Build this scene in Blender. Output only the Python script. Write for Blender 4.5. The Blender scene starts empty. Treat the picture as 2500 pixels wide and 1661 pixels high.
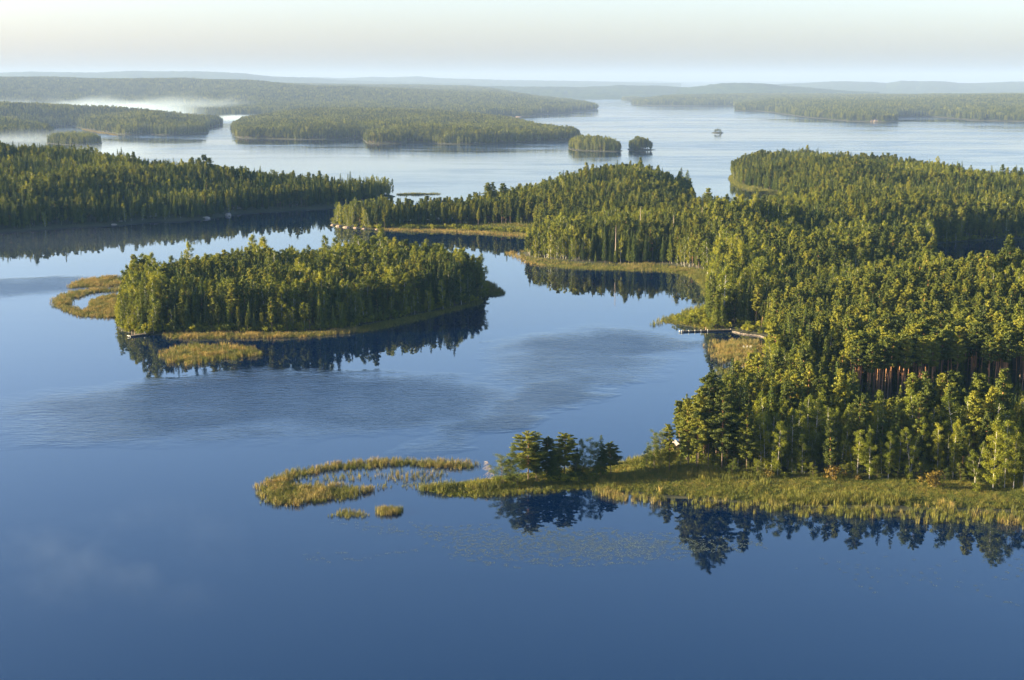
import bpy, math, random
import numpy as np
from mathutils import Matrix, Vector

random.seed(7)
RNG = np.random.default_rng(11)
S = bpy.context.scene
COL = S.collection

# ------------------------------------------------------------------ camera
W_PX, H_PX = 2500.0, 1661.0
F_PX = 3472.0
HOR = 203.0
CAM_H = 110.0
PITCH = math.atan((H_PX / 2 - HOR) / F_PX)
cam_d = bpy.data.cameras.new("camera")
cam = bpy.data.objects.new("camera", cam_d)
COL.objects.link(cam)
cam.location = (0, 0, CAM_H)
cam.rotation_euler = (math.pi / 2 - PITCH, 0, 0)
cam_d.sensor_width = 36.0
cam_d.lens = 36.0 * F_PX / W_PX
cam_d.clip_start = 1.0
cam_d.clip_end = 120000.0
S.camera = cam

# ------------------------------------------------------------------ light
SUN_EL = math.radians(11.5)
SUN_AZ = math.radians(-94.0)      # clockwise from +Y: the sun stands to the left
w = bpy.data.worlds.new("World")
S.world = w
w.use_nodes = True
nt = w.node_tree
nt.nodes.clear()
sky = nt.nodes.new("ShaderNodeTexSky")
sky.sky_type = 'NISHITA'
sky.sun_disc = False
sky.sun_elevation = SUN_EL
sky.sun_rotation = SUN_AZ
sky.altitude = 0
sky.air_density = 0.9
sky.dust_density = 2.0
sky.ozone_density = 3.0
bg = nt.nodes.new("ShaderNodeBackground")
bg.inputs['Strength'].default_value = 0.095
out = nt.nodes.new("ShaderNodeOutputWorld")
tint = nt.nodes.new("ShaderNodeMix")
tint.data_type = 'RGBA'
tint.blend_type = 'MULTIPLY'
tint.inputs[0].default_value = 1.0
tint.inputs[7].default_value = (1.12, 0.96, 0.965, 1)
nt.links.new(sky.outputs[0], tint.inputs[6])
nt.links.new(tint.outputs[2], bg.inputs[0])
nt.links.new(bg.outputs[0], out.inputs[0])

sd_ = bpy.data.lights.new("sun", 'SUN')
sd_.energy = 5.0
sd_.angle = math.radians(0.6)
sd_.color = (1.0, 0.83, 0.46)
sun = bpy.data.objects.new("sun", sd_)
COL.objects.link(sun)
sdir = Vector((math.sin(SUN_AZ) * math.cos(SUN_EL), math.cos(SUN_AZ) * math.cos(SUN_EL), math.sin(SUN_EL)))
sun.rotation_euler = (-sdir).to_track_quat('-Z', 'Y').to_euler()
sun.location = (-300, 0, 300)

S.view_settings.view_transform = 'Standard'
S.view_settings.look = 'None'
S.view_settings.gamma = 1
S.view_settings.use_curve_mapping = False
S.view_settings.exposure = 2.5
S.render.engine = 'CYCLES'
cy = S.cycles
cy.max_bounces = 6
cy.diffuse_bounces = 2
cy.glossy_bounces = 3
cy.transmission_bounces = 3
cy.transparent_max_bounces = 4
cy.volume_bounces = 1
cy.caustics_reflective = False
cy.caustics_refractive = False
cy.use_denoising = True
try:
    cy.denoiser = 'OPENIMAGEDENOISE'
    cy.denoising_input_passes = 'RGB_ALBEDO_NORMAL'
except Exception:
    pass
cy.volume_max_steps = 64
cy.volume_step_rate = 1.0

# ------------------------------------------------------------------ projection helpers
CT, ST = math.cos(PITCH), math.sin(PITCH)

def ray(x, y):
    u = (x - W_PX / 2) / F_PX
    v = (H_PX / 2 - y) / F_PX
    return u, CT + v * ST, -ST + v * CT

def ground(x, y, z=0.0):
    u, dy, dz = ray(x, y)
    t = (CAM_H - z) / (-dz)
    return (u * t, dy * t)

def at_dist(x, y, D):
    u, dy, dz = ray(x, y)
    t = D / dy
    return (u * t, D, CAM_H + dz * t)

def project(X, Y, Z):
    X = np.asarray(X, float); Y = np.asarray(Y, float); Z = np.asarray(Z, float) - CAM_H
    d = Y * CT - Z * ST
    up = Y * ST + Z * CT
    return W_PX / 2 + F_PX * X / d, H_PX / 2 - F_PX * up / d, d

# ------------------------------------------------------------------ noise (numpy)
def _hash(ix, iy, seed):
    h = (ix.astype(np.int64) * 374761393 + iy.astype(np.int64) * 668265263 + seed * 1442695041) & 0xFFFFFFFF
    h = ((h ^ (h >> 13)) * 1274126177) & 0xFFFFFFFF
    return ((h ^ (h >> 16)) & 0xFFFF) / 65535.0

def vnoise(x, y, seed=0):
    x = np.asarray(x, float); y = np.asarray(y, float)
    ix, iy = np.floor(x), np.floor(y)
    fx, fy = x - ix, y - iy
    fx = fx * fx * (3 - 2 * fx); fy = fy * fy * (3 - 2 * fy)
    a = _hash(ix, iy, seed); b = _hash(ix + 1, iy, seed)
    c = _hash(ix, iy + 1, seed); d = _hash(ix + 1, iy + 1, seed)
    return (a + (b - a) * fx) * (1 - fy) + (c + (d - c) * fx) * fy

def fbm(x, y, seed=0, octv=3):
    s, a, t = 0, 1.0, 0
    for k in range(octv):
        s = s + a * vnoise(np.asarray(x) * 2 ** k, np.asarray(y) * 2 ** k, seed + 17 * k)
        t += a; a *= .5
    return s / t

# ------------------------------------------------------------------ object helpers
def mesh_from(name, V, Fc, mats=(), midx=None, smooth=False):
    me = bpy.data.meshes.new(name)
    V = np.asarray(V, np.float32)
    Fc = np.asarray(Fc, np.int32)
    n = Fc.shape[1]
    me.vertices.add(len(V)); me.vertices.foreach_set('co', V.ravel())
    me.loops.add(Fc.size); me.loops.foreach_set('vertex_index', Fc.ravel())
    me.polygons.add(len(Fc))
    me.polygons.foreach_set('loop_start', np.arange(0, Fc.size, n, dtype=np.int32))
    me.polygons.foreach_set('loop_total', np.full(len(Fc), n, np.int32))
    for m in mats:
        me.materials.append(m)
    if midx is not None:
        me.polygons.foreach_set('material_index', np.asarray(midx, np.int32))
    me.polygons.foreach_set('use_smooth', np.full(len(Fc), smooth))
    me.update(calc_edges=True)
    me.validate()
    return me

class MB:
    """collects quads / tris as triangles"""
    def __init__(s): s.V = []; s.F = []; s.n = 0
    def add(s, V, F):
        V = np.asarray(V, float); F = np.asarray(F, int)
        s.V.append(V); s.F.append(F + s.n); s.n += len(V)
    def box(s, c, d, rz=0.0, M=None, tilt=0.0):
        x, y, z = d[0] / 2, d[1] / 2, d[2] / 2
        V = np.array([[i, j, k] for i in (-x, x) for j in (-y, y) for k in (-z, z)], float)
        if tilt:
            ct, st = math.cos(tilt), math.sin(tilt)
            V = V @ np.array([[ct, 0, st], [0, 1, 0], [-st, 0, ct]]).T
        cr, sr = math.cos(rz), math.sin(rz)
        V = V @ np.array([[cr, -sr, 0], [sr, cr, 0], [0, 0, 1]]).T + np.array(c)
        q = [(0, 1, 3, 2), (4, 6, 7, 5), (0, 4, 5, 1), (2, 3, 7, 6), (0, 2, 6, 4), (1, 5, 7, 3)]
        F = []
        for a, b, cc, dd in q: F += [(a, b, cc), (a, cc, dd)]
        s.add(V, F)
    def tube(s, pts, rad, seg=6):
        pts = np.asarray(pts, float); rad = np.broadcast_to(rad, (len(pts),))
        V = []
        for i, p in enumerate(pts):
            d = pts[min(i + 1, len(pts) - 1)] - pts[max(i - 1, 0)]
            d /= (np.linalg.norm(d) + 1e-9)
            a = np.cross(d, [0, 1, 0.01] if abs(d[1]) < .9 else [1, 0, 0]); a /= np.linalg.norm(a)
            b = np.cross(d, a)
            for k in range(seg):
                t = 2 * math.pi * k / seg
                V.append(p + rad[i] * (math.cos(t) * a + math.sin(t) * b))
        F = []
        for i in range(len(pts) - 1):
            for k in range(seg):
                a0 = i * seg + k; a1 = i * seg + (k + 1) % seg
                F += [(a0, a0 + seg, a1 + seg), (a0, a1 + seg, a1)]
        m = len(V); V.append(pts[0]); V.append(pts[-1])
        for k in range(seg):
            F += [(m, k, (k + 1) % seg), (m + 1, (len(pts) - 1) * seg + (k + 1) % seg, (len(pts) - 1) * seg + k)]
        s.add(V, F)
    def rock(s, c, d, seed, rz=0.0, seg=9, rings=6):
        r = np.random.default_rng(seed)
        V, F = [], []
        for i in range(rings + 1):
            th = math.pi * .62 * i / rings
            for k in range(seg):
                ph = 2 * math.pi * k / seg
                rr = 1 + .22 * (r.random() - .5) * (1 if i else 0)
                V.append([math.sin(th) * math.cos(ph) * rr, math.sin(th) * math.sin(ph) * rr, math.cos(th) * (1 + .1 * (r.random() - .5))])
        V = np.array(V) * np.array(d) / 2
        cr, sr = math.cos(rz), math.sin(rz)
        V = V @ np.array([[cr, -sr, 0], [sr, cr, 0], [0, 0, 1]]).T + np.array(c)
        for i in range(rings):
            for k in range(seg):
                a0 = i * seg + k; a1 = i * seg + (k + 1) % seg
                F += [(a0, a0 + seg, a1 + seg), (a0, a1 + seg, a1)]
        s.add(V, F)
    def arrays(s): return np.concatenate(s.V), np.concatenate(s.F)
    def build(s, name, mat, parent=None, smooth=False, kind=None):
        V, F = s.arrays()
        o = bpy.data.objects.new(name, mesh_from(name, V, F, [mat], smooth=smooth))
        COL.objects.link(o)
        if parent is not None: o.parent = parent
        if kind: o['kind'] = kind
        return o

def tag(o, label, cat=None, group=None, kind=None):
    if label: o['label'] = label
    if cat: o['category'] = cat
    if group: o['group'] = group
    if kind: o['kind'] = kind
    return o

def empty(name, loc, label, cat, group=None, rz=0.0):
    o = bpy.data.objects.new(name, None)
    o.empty_display_size = .5
    COL.objects.link(o)
    o.location = loc
    o.rotation_euler = (0, 0, rz)
    return tag(o, label, cat, group)

# ------------------------------------------------------------------ materials
def newmat(name):
    m = bpy.data.materials.new(name); m.use_nodes = True
    t = m.node_tree; t.nodes.clear()
    o = t.nodes.new('ShaderNodeOutputMaterial')
    return m, t, o

def N(t, typ, **kw):
    n = t.nodes.new(typ)
    for k, v in kw.items():
        if k.startswith('i_'):
            key = k[2:]
            n.inputs[int(key) if key.isdigit() else key.replace('_', ' ')].default_value = v
        else: setattr(n, k, v)
    return n

def ramp(t, fac, stops):
    r = t.nodes.new('ShaderNodeValToRGB')
    while len(r.color_ramp.elements) < len(stops): r.color_ramp.elements.new(.5)
    for e, (p, c) in zip(r.color_ramp.elements, stops):
        e.position = p; e.color = (*c, 1)
    t.links.new(fac, r.inputs[0])
    return r.outputs[0]

def math_n(t, op, a, b=None, clamp=False):
    n = t.nodes.new('ShaderNodeMath'); n.operation = op; n.use_clamp = clamp
    for i, v in enumerate((a, b)):
        if v is None: continue
        if isinstance(v, (int, float)): n.inputs[i].default_value = v
        else: t.links.new(v, n.inputs[i])
    return n.outputs[0]

def leaf_mat(name, stops, transl=.35, scale=.35, rough=.6):
    """foliage: colour differs from tree to tree and from clump to clump"""
    m, t, o = newmat(name)
    oi = N(t, 'ShaderNodeObjectInfo')
    geo = N(t, 'ShaderNodeNewGeometry')
    no = N(t, 'ShaderNodeTexNoise', i_Scale=scale, i_Detail=3.0)
    t.links.new(geo.outputs['Position'], no.inputs['Vector'])
    nz = math_n(t, 'MULTIPLY_ADD', no.outputs[0], .9)
    t.nodes[-1].inputs[2].default_value = -.2
    f = math_n(t, 'MULTIPLY_ADD', oi.outputs['Random'], .55)
    t.links.new(nz, t.nodes[-1].inputs[2])
    c = ramp(t, f, stops)
    d = N(t, 'ShaderNodeBsdfDiffuse'); tr = N(t, 'ShaderNodeBsdfTranslucent')
    g = N(t, 'ShaderNodeBsdfGlossy', i_Roughness=rough)
    g.inputs[0].default_value = (.6, .6, .55, 1)
    t.links.new(c, d.inputs[0])
    hs = N(t, 'ShaderNodeHueSaturation', i_Hue=.485, i_Saturation=1.15, i_Value=1.35)
    t.links.new(c, hs.inputs['Color']); t.links.new(hs.outputs[0], tr.inputs[0])
    mx = N(t, 'ShaderNodeMixShader', i_0=transl * .6)
    t.links.new(d.outputs[0], mx.inputs[1]); t.links.new(tr.outputs[0], mx.inputs[2])
    mx2 = N(t, 'ShaderNodeMixShader', i_0=.03)
    t.links.new(mx.outputs[0], mx2.inputs[1]); t.links.new(g.outputs[0], mx2.inputs[2])
    t.links.new(mx2.outputs[0], o.inputs[0])
    return m

def plain_mat(name, c1, c2, scale=2.0, rough=.8, stretch=(1, 1, 1), bump=.0, spec=.3):
    m, t, o = newmat(name)
    tc = N(t, 'ShaderNodeTexCoord'); mp = N(t, 'ShaderNodeMapping')
    mp.inputs['Scale'].default_value = stretch
    t.links.new(tc.outputs['Object'], mp.inputs[0])
    no = N(t, 'ShaderNodeTexNoise', i_Scale=scale, i_Detail=5.0, i_Roughness=.65)
    t.links.new(mp.outputs[0], no.inputs['Vector'])
    c = ramp(t, no.outputs[0], [(.3, c1), (.7, c2)])
    p = N(t, 'ShaderNodeBsdfPrincipled', i_Roughness=rough)
    p.inputs['Specular IOR Level'].default_value = spec
    t.links.new(c, p.inputs['Base Color'])
    if bump:
        b = N(t, 'ShaderNodeBump', i_Strength=.6, i_Distance=bump)
        t.links.new(no.outputs[0], b.inputs['Height']); t.links.new(b.outputs[0], p.inputs['Normal'])
    t.links.new(p.outputs[0], o.inputs[0])
    return m

M = {}
M['pine_leaf'] = leaf_mat('pine_needles', [(.12, (0.0144, 0.0272, 0.0048)), (.5, (0.0780, 0.0940, 0.0075)), (.88, (0.1900, 0.1820, 0.0140))])
M['spruce_leaf'] = leaf_mat('spruce_needles', [(.12, (0.0096, 0.0208, 0.0048)), (.5, (0.0470, 0.0700, 0.0075)), (.88, (0.1300, 0.1440, 0.0110))], transl=.25)
M['birch_leaf'] = leaf_mat('birch_leaves', [(.12, (0.0440, 0.0600, 0.0056)), (.5, (0.1140, 0.1340, 0.0075)), (.88, (0.2400, 0.2280, 0.0140))], transl=.42, scale=.5)
M['alder_leaf'] = leaf_mat('alder_leaves', [(.12, (0.0360, 0.0560, 0.0080)), (.5, (0.0760, 0.0960, 0.0112)), (.88, (0.1360, 0.1440, 0.0160))], transl=.35, scale=.5)
M['rust_leaf'] = leaf_mat('rust_needles', [(.15, (0.1280, 0.0400, 0.0160)), (.5, (0.1920, 0.0640, 0.0240)), (.85, (0.2400, 0.0880, 0.0320))])
M['amber_leaf'] = leaf_mat('amber_leaves', [(.15, (0.0640, 0.0560, 0.0096)), (.5, (0.1200, 0.0840, 0.0128)), (.85, (0.1680, 0.1080, 0.0160))], transl=.4, scale=.8)
M['reed'] = leaf_mat('reed_blades', [(.1, (0.0560, 0.0680, 0.0144)), (.45, (0.1200, 0.1120, 0.0280)), (.8, (0.2240, 0.1720, 0.0560))], transl=.3, scale=.12)
M['reed_green'] = leaf_mat('green_reed_blades', [(.1, (0.0440, 0.0560, 0.0080)), (.5, (0.0920, 0.1000, 0.0128)), (.85, (0.1680, 0.1440, 0.0280))], transl=.3, scale=.12)
M['reed_gold'] = leaf_mat('gold_reed_blades', [(.1, (0.1200, 0.0960, 0.0240)), (.5, (0.2080, 0.1520, 0.0400)), (.85, (0.2960, 0.2080, 0.0720))], transl=.3, scale=.12)
M['grass'] = leaf_mat('meadow_grass', [(.1, (0.0360, 0.0544, 0.0072)), (.5, (0.0880, 0.1000, 0.0120)), (.85, (0.1760, 0.1400, 0.0280))], transl=.3, scale=.09)

def bark_mat(name, lo, hi, z0, z1, extra=None):
    m, t, o = newmat(name)
    tc = N(t, 'ShaderNodeTexCoord'); sp = N(t, 'ShaderNodeSeparateXYZ')
    t.links.new(tc.outputs['Object'], sp.inputs[0])
    mr = N(t, 'ShaderNodeMapRange'); mr.inputs[1].default_value = z0; mr.inputs[2].default_value = z1
    t.links.new(sp.outputs[2], mr.inputs[0])
    no = N(t, 'ShaderNodeTexNoise', i_Scale=3.0, i_Detail=4.0)
    t.links.new(tc.outputs['Object'], no.inputs['Vector'])
    a = math_n(t, 'ADD', mr.outputs[0], math_n(t, 'MULTIPLY_ADD', no.outputs[0], .6))
    t.nodes[-2].inputs[2].default_value = -.3
    c = ramp(t, a, [(.2, lo), (.8, hi)] if not extra else extra)
    p = N(t, 'ShaderNodeBsdfPrincipled', i_Roughness=.85)
    t.links.new(c, p.inputs['Base Color']); t.links.new(p.outputs[0], o.inputs[0])
    return m
M['pine_bark'] = bark_mat('pine_bark', (.10, .068, .050), (.33, .155, .070), 4, 10)
M['spruce_bark'] = bark_mat('spruce_bark', (.09, .065, .05), (.16, .11, .08), 0, 10)
M['birch_bark'] = bark_mat('birch_bark', (0, 0, 0), (0, 0, 0), -3, 12, [(.05, (.08, .07, .06)), (.2, (.45, .42, .36)), (.5, (.50, .47, .41)), (.58, (.16, .14, .12)), (.64, (.46, .43, .38))])
M['white_bark'] = bark_mat('white_bark', (0, 0, 0), (0, 0, 0), -3, 12, [(.05, (.10, .09, .08)), (.2, (.36, .33, .28)), (.5, (.40, .36, .31)), (.58, (.14, .12, .10)), (.64, (.38, .34, .29))])
M['dead_wood'] = plain_mat('dead_wood', (.22, .17, .14), (.36, .29, .24), 3, .9)
M['granite'] = plain_mat('granite', (.15, .125, .11), (.32, .26, .21), .5, .9, bump=.15)
M['granite_warm'] = plain_mat('warm_granite', (.20, .14, .10), (.34, .25, .18), .25, .9, bump=.3)
M['soil'] = plain_mat('forest_floor', (.016, .022, .010), (.050, .046, .022), .12, .95)
M['deck'] = plain_mat('weathered_deck', (.08, .065, .05), (.15, .12, .09), 3, .85, (1, 8, 1))
M['white_paint'] = plain_mat('white_paint', (.50, .48, .43), (.62, .60, .54), 3, .6)
M['dark_timber'] = plain_mat('dark_timber', (.03, .028, .025), (.07, .06, .05), 3, .8)
M['tan_timber'] = plain_mat('tan_timber', (.42, .27, .18), (.58, .40, .27), 2, .8, (1, 1, 6))
M['roof'] = plain_mat('pale_roof', (.27, .23, .19), (.35, .30, .26), 2, .6)
M['red_paint'] = plain_mat('red_paint', (.30, .05, .03), (.40, .07, .04), 3, .7)
M['glass'] = plain_mat('window_glass', (.02, .03, .04), (.04, .05, .06), 3, .1, spec=.6)

# ------------------------------------------------------------------ tree prototypes
def unit(v):
    return v / (np.linalg.norm(v, axis=-1, keepdims=True) + 1e-9)

def leaf_tris(P, out, size, r, jitter=.8, aspect=1.0, axis=None):
    """one triangle per sprig, facing roughly outwards"""
    n = len(P)
    nn = unit(out + r.normal(0, jitter, (n, 3)))
    a = unit(np.cross(nn, r.normal(0, 1, (n, 3)))) if axis is None else unit(axis - nn * np.sum(axis * nn, 1, keepdims=True))
    b = np.cross(nn, a)
    s = (size * r.uniform(.6, 1.35, n))[:, None]
    V = np.stack([P + a * s * aspect, P - a * s * .55 * aspect + b * s * .72, P - a * s * .55 * aspect - b * s * .72], 1).reshape(-1, 3)
    F = np.arange(3 * n).reshape(-1, 3)
    return V, F

def blob(c, rad, n, r, size, jitter=.8, shell=.55):
    d = unit(r.normal(0, 1, (n, 3)))
    q = r.uniform(shell, 1.05, n)[:, None] * d
    P = np.array(c) + q * np.array(rad)
    return leaf_tris(P, d * np.array([1, 1, 1.2]), size, r, jitter)

def pine(seed, dens=1.0, hero=False, bare=.45, H=20.0, wide=1.0, flat=0.0):
    r = np.random.default_rng(seed)
    L, T = MB(), MB()
    lean = r.normal(0, .25, 2)
    def ax(z): return np.array([lean[0] * (z / H) ** 2 * 2, lean[1] * (z / H) ** 2 * 2, z])
    zs = np.linspace(0, H * .97, 7)
    T.tube([ax(z) for z in zs], np.interp(zs, [0, H], [.22, .04]), 6)
    z = H * bare
    size = .27 / math.sqrt(dens)
    while z < H * .985:
        q = (z - H * bare) / (H - H * bare)
        env = (min(1, .45 + q * 2.6)) * ((1 - q) ** (.62 - .3 * flat) + .10)
        rr = wide * 2.65 * env
        nb = 6 if q < .7 else 4
        ph0 = r.uniform(0, 6.28)
        for k in range(nb):
            if r.random() < .25 * (1 - q) + .04: continue
            ph = ph0 + 6.283 * k / nb + r.normal(0, .35)
            ln = rr * r.uniform(.5, 1.15)
            up = r.uniform(-.08, .22) * ln + (.30 * ln if q > .6 else 0)
            b = ax(z)
            e = b + np.array([math.cos(ph) * ln, math.sin(ph) * ln, up])
            if dens > .5: T.tube([b, e], [.04, .012], 3)
            for t_, kf in ((.45, .8), (.78, 1.0), (1.0, .8)):
                c = b + (e - b) * t_ + r.normal(0, .12, 3)
                rw = (.38 + .19 * ln) * kf
                V, F = blob(c, [rw, rw, .26 * kf + .06], int((13 + 10 * ln) * dens) + 1, r, size, .55, .2)
                L.add(V, F)
        z += r.uniform(.45, .80)
    V, F = blob(ax(H * .965), [.32, .32, .75], int(26 * dens), r, size); L.add(V, F)
    if bare > .3 and dens > .5:
        for k in range(6):
            zz = H * bare * r.uniform(.55, 1.0); ph = r.uniform(0, 6.28); ln = r.uniform(.6, 1.6)
            b = ax(zz); T.tube([b, b + [math.cos(ph) * ln, math.sin(ph) * ln, -.1]], [.03, .012], 3)
    return L, T

def spruce(seed, dens=1.0, H=20.0, wide=1.0):
    r = np.random.default_rng(seed)
    L, T = MB(), MB()
    T.tube([(0, 0, 0), (0, 0, H * .5), (0, 0, H)], [.24, .14, .02], 6)
    R0 = r.uniform(1.9, 2.5) * wide
    z = H * r.uniform(.06, .16)
    z0 = z
    while z < H * .99:
        q = (z - z0) / (H - z0)
        rr = R0 * (1 - q) ** .82 * (1 if q > .08 else .75) + .12
        nb = max(4, int(9 * (1 - q) + 3))
        ph0 = r.uniform(0, 6.28)
        for k in range(nb):
            if r.random() < .12: continue
            ph = ph0 + 6.283 * k / nb + r.normal(0, .2)
            ln = rr * r.uniform(.65, 1.2)
            n = max(2, int((3 + ln * 5.6) * dens))
            s = r.uniform(.15, 1.0, n) ** .7
            dirv = np.array([math.cos(ph), math.sin(ph), 0])
            sag = -.38 * ln * s ** 1.3 + .10 * ln * s ** 3
            P = np.array([0, 0, z]) + dirv * (s * ln)[:, None] + np.stack([r.normal(0, .12 * ln ** .5, n), r.normal(0, .12 * ln ** .5, n), sag], 1)
            out = np.repeat([dirv * .45 + np.array([0, 0, .8])], n, 0)
            V, F = leaf_tris(P, out, .28 / math.sqrt(dens), r, .45, 1.25, axis=np.repeat([dirv + np.array([0, 0, -.45])], n, 0))
            L.add(V, F)
        z += .42 if dens >= 1 else .62
    return L, T

def birch(seed, dens=1.0, H=18.0, wide=1.0, low=.2, stems=1, leaf=.19):
    r = np.random.default_rng(seed)
    L, T = MB(), MB()
    for st in range(stems):
        off = r.normal(0, .35, 2) if stems > 1 else np.zeros(2)
        ln_ = r.normal(0, .55 if stems > 1 else .4, 2)
        hh = H * (1 if st == 0 else r.uniform(.8, .97))
        def ax(z): return np.array([off[0] + ln_[0] * (z / hh) ** 1.5 * 2, off[1] + ln_[1] * (z / hh) ** 1.5 * 2, z])
        zs = np.linspace(0, hh * .96, 7)
        T.tube([ax(z) for z in zs], np.interp(zs, [0, hh], [.12, .025]), 6)
        nbr = int(34 / stems ** .6)
        for k in range(nbr):
            q = (k + r.random()) / nbr
            z = hh * (low + (1 - low) * q)
            rr = wide * 2.1 * (math.sin(math.pi * min(1.0, .13 + .83 * q)) ** .75) * r.uniform(.45, 1.15)
            ph = r.uniform(0, 6.28)
            b = ax(z * .93); c = ax(z) + np.array([math.cos(ph) * rr, math.sin(ph) * rr, .35 * rr * (1 - q)])
            T.tube([b, c], [.035, .012], 3)
            V, F = blob(c, [.72 * wide, .72 * wide, .95], int(70 * dens), r, leaf / math.sqrt(dens), .9, .15); L.add(V, F)
            V, F = blob(ax(z) * .45 + c * .55 - [0, 0, .2], [.65 * wide, .65 * wide, .85], int(44 * dens), r, leaf / math.sqrt(dens), .9, .2); L.add(V, F)
    return L, T

def bush(seed, H=3.0, dens=1.0):
    r = np.random.default_rng(seed)
    L, T = MB(), MB()
    for k in range(5):
        ph = r.uniform(0, 6.28); T.tube([(0, 0, 0), (math.cos(ph) * .7, math.sin(ph) * .7, H * .7)], [.05, .015], 3)
    for k in range(11):
        c = [r.normal(0, .75), r.normal(0, .75), H * r.uniform(.2, .82)]
        V, F = blob(c, [.7, .7, .6], int(50 * dens), r, .17, .9, .2); L.add(V, F)
    return L, T

PROTO = {}     # kind -> list of (crown mesh, trunk mesh, joined object, height)
proto_col = {}

def add_proto(kind, LT, H, leaf, bark):
    L, T = LT
    V1, F1 = L.arrays(); V2, F2 = T.arrays()
    mc = mesh_from(kind + '_crown', V1, F1, [leaf]); mt = mesh_from(kind + '_trunk', V2, F2, [bark])
    mj = mesh_from(kind, np.concatenate([V1, V2]), np.concatenate([F1, F2 + len(V1)]), [leaf, bark],
                   np.concatenate([np.zeros(len(F1)), np.ones(len(F2))]))
    o = bpy.data.objects.new(kind + '_source', mj)
    c = proto_col.setdefault(kind, bpy.data.collections.new(kind + '_sources'))
    c.objects.link(o)
    PROTO.setdefault(kind, []).append((mc, mt, o, H))

for i in range(5): add_proto('pine', pine(100 + i, 1.9, bare=[.34, .46, .26, .40, .30][i], wide=[1, .85, 1.15, .95, 1.05][i], flat=[0, .6, .2, 1, .3][i]), 20, M['pine_leaf'], M['pine_bark'])
for i in range(3): add_proto('tall_pine', pine(140 + i, 1.7, bare=.60, wide=.95, flat=.6), 20, M['pine_leaf'], M['pine_bark'])
for i in range(5): add_proto('spruce', spruce(200 + i, 1.7, wide=[1.1, .9, 1.3, 1.0, 1.2][i]), 20, M['spruce_leaf'], M['spruce_bark'])
for i in range(5): add_proto('birch', birch(300 + i, 1.5, H=18, wide=[1.1, .95, 1.25, 1.05, 1.15][i], low=[.12, .2, .08, .15, .05][i], stems=[1, 1, 2, 1, 2][i]), 18, M['birch_leaf'], M['birch_bark'])
for i in range(3): add_proto('bush', bush(400 + i), 3, M['birch_leaf'], M['spruce_bark'])
for i in range(3): add_proto('full_pine', pine(160 + i, 4.0, bare=[.32, .24, .30][i], wide=[1.6, 1.3, 1.8][i], flat=[.9, .4, 1.0][i]), 20, M['pine_leaf'], M['pine_bark'])
for i in range(2): add_proto('full_spruce', spruce(260 + i, 3.4, wide=1.55), 20, M['spruce_leaf'], M['spruce_bark'])
for i in range(3): add_proto('alder', birch(340 + i, 3.2, H=18, wide=[1.9, 1.6, 1.75][i], low=[.04, .10, .06][i], stems=[2, 1, 2][i]), 18, M['alder_leaf'], M['spruce_bark'])
for i in range(3): add_proto('edge_birch', birch(360 + i, 2.4, H=18, wide=[1.25, 1.05, 1.15][i], low=[.10, .15, .08][i], stems=[1, 1, 2][i]), 18, M['birch_leaf'], M['white_bark'])
add_proto('amber_bush', bush(420), 3, M['amber_leaf'], M['spruce_bark'])
add_proto('rust_spruce', spruce(431, .9), 20, M['rust_leaf'], M['spruce_bark'])

def cluster(name, kinds, n, R, seed):
    """a dozen light trees joined: source for the far-off woods"""
    r = np.random.default_rng(seed)
    Vs, Fs, Ms, nv = [], [], [], 0
    mats = [M['pine_leaf'], M['spruce_leaf'], M['birch_leaf']]
    for k in range(n):
        kd = kinds[r.integers(len(kinds))]
        if kd == 'pine': L, T = pine(seed * 50 + k, .22, bare=.35); mi = 0
        elif kd == 'spruce': L, T = spruce(seed * 50 + k, .42); mi = 1
        else: L, T = birch(seed * 50 + k, .2, leaf=.22); mi = 2
        V, F = L.arrays()
        s = r.uniform(.75, 1.1)
        a = r.uniform(0, 6.28); rad = R * math.sqrt(r.random())
        V = V * s * np.array([1.25, 1.25, 1.0]) + [math.cos(a) * rad, math.sin(a) * rad, 0]
        Vs.append(V); Fs.append(F + nv); Ms.append(np.full(len(F), mi)); nv += len(V)
    me = mesh_from(name, np.concatenate(Vs), np.concatenate(Fs), mats, np.concatenate(Ms))
    o = bpy.data.objects.new(name + '_source', me)
    c = proto_col.setdefault('cluster', bpy.data.collections.new('cluster_sources'))
    c.objects.link(o)
cluster('far_clump', ['pine', 'spruce', 'pine', 'birch'], 7, 10, 1)
cluster('far_clump', ['spruce', 'spruce', 'pine'], 7, 10, 2)
cluster('far_clump', ['birch', 'pine', 'spruce'], 7, 10, 3)
cluster('far_clump', ['pine', 'spruce'], 7, 10, 4)

def reed_tuft(name, mat, n, H, R, wd, seed, bend=.25):
    r = np.random.default_rng(seed)
    V, F = [], []
    for k in range(n):
        a = r.uniform(0, 6.28); rad = R * math.sqrt(r.random())
        p = np.array([math.cos(a) * rad, math.sin(a) * rad, -.1])
        h = H * r.uniform(.6, 1.1)
        le = np.array([r.normal(0, bend), r.normal(0, bend), 0]) * h
        t = r.uniform(0, 3.14); sd2 = np.array([math.cos(t), math.sin(t), 0]) * wd
        i = len(V)
        V += [p - sd2, p + sd2, p + le * .4 + [0, 0, h * .6] - sd2 * .8, p + le * .4 + [0, 0, h * .6] + sd2 * .8, p + le + [0, 0, h]]
        F += [(i, i + 1, i + 3), (i, i + 3, i + 2), (i + 2, i + 3, i + 4)]
    o = bpy.data.objects.new(name + '_source', mesh_from(name, V, F, [mat]))
    c = proto_col.setdefault(name, bpy.data.collections.new(name + '_sources'))
    c.objects.link(o)
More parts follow.
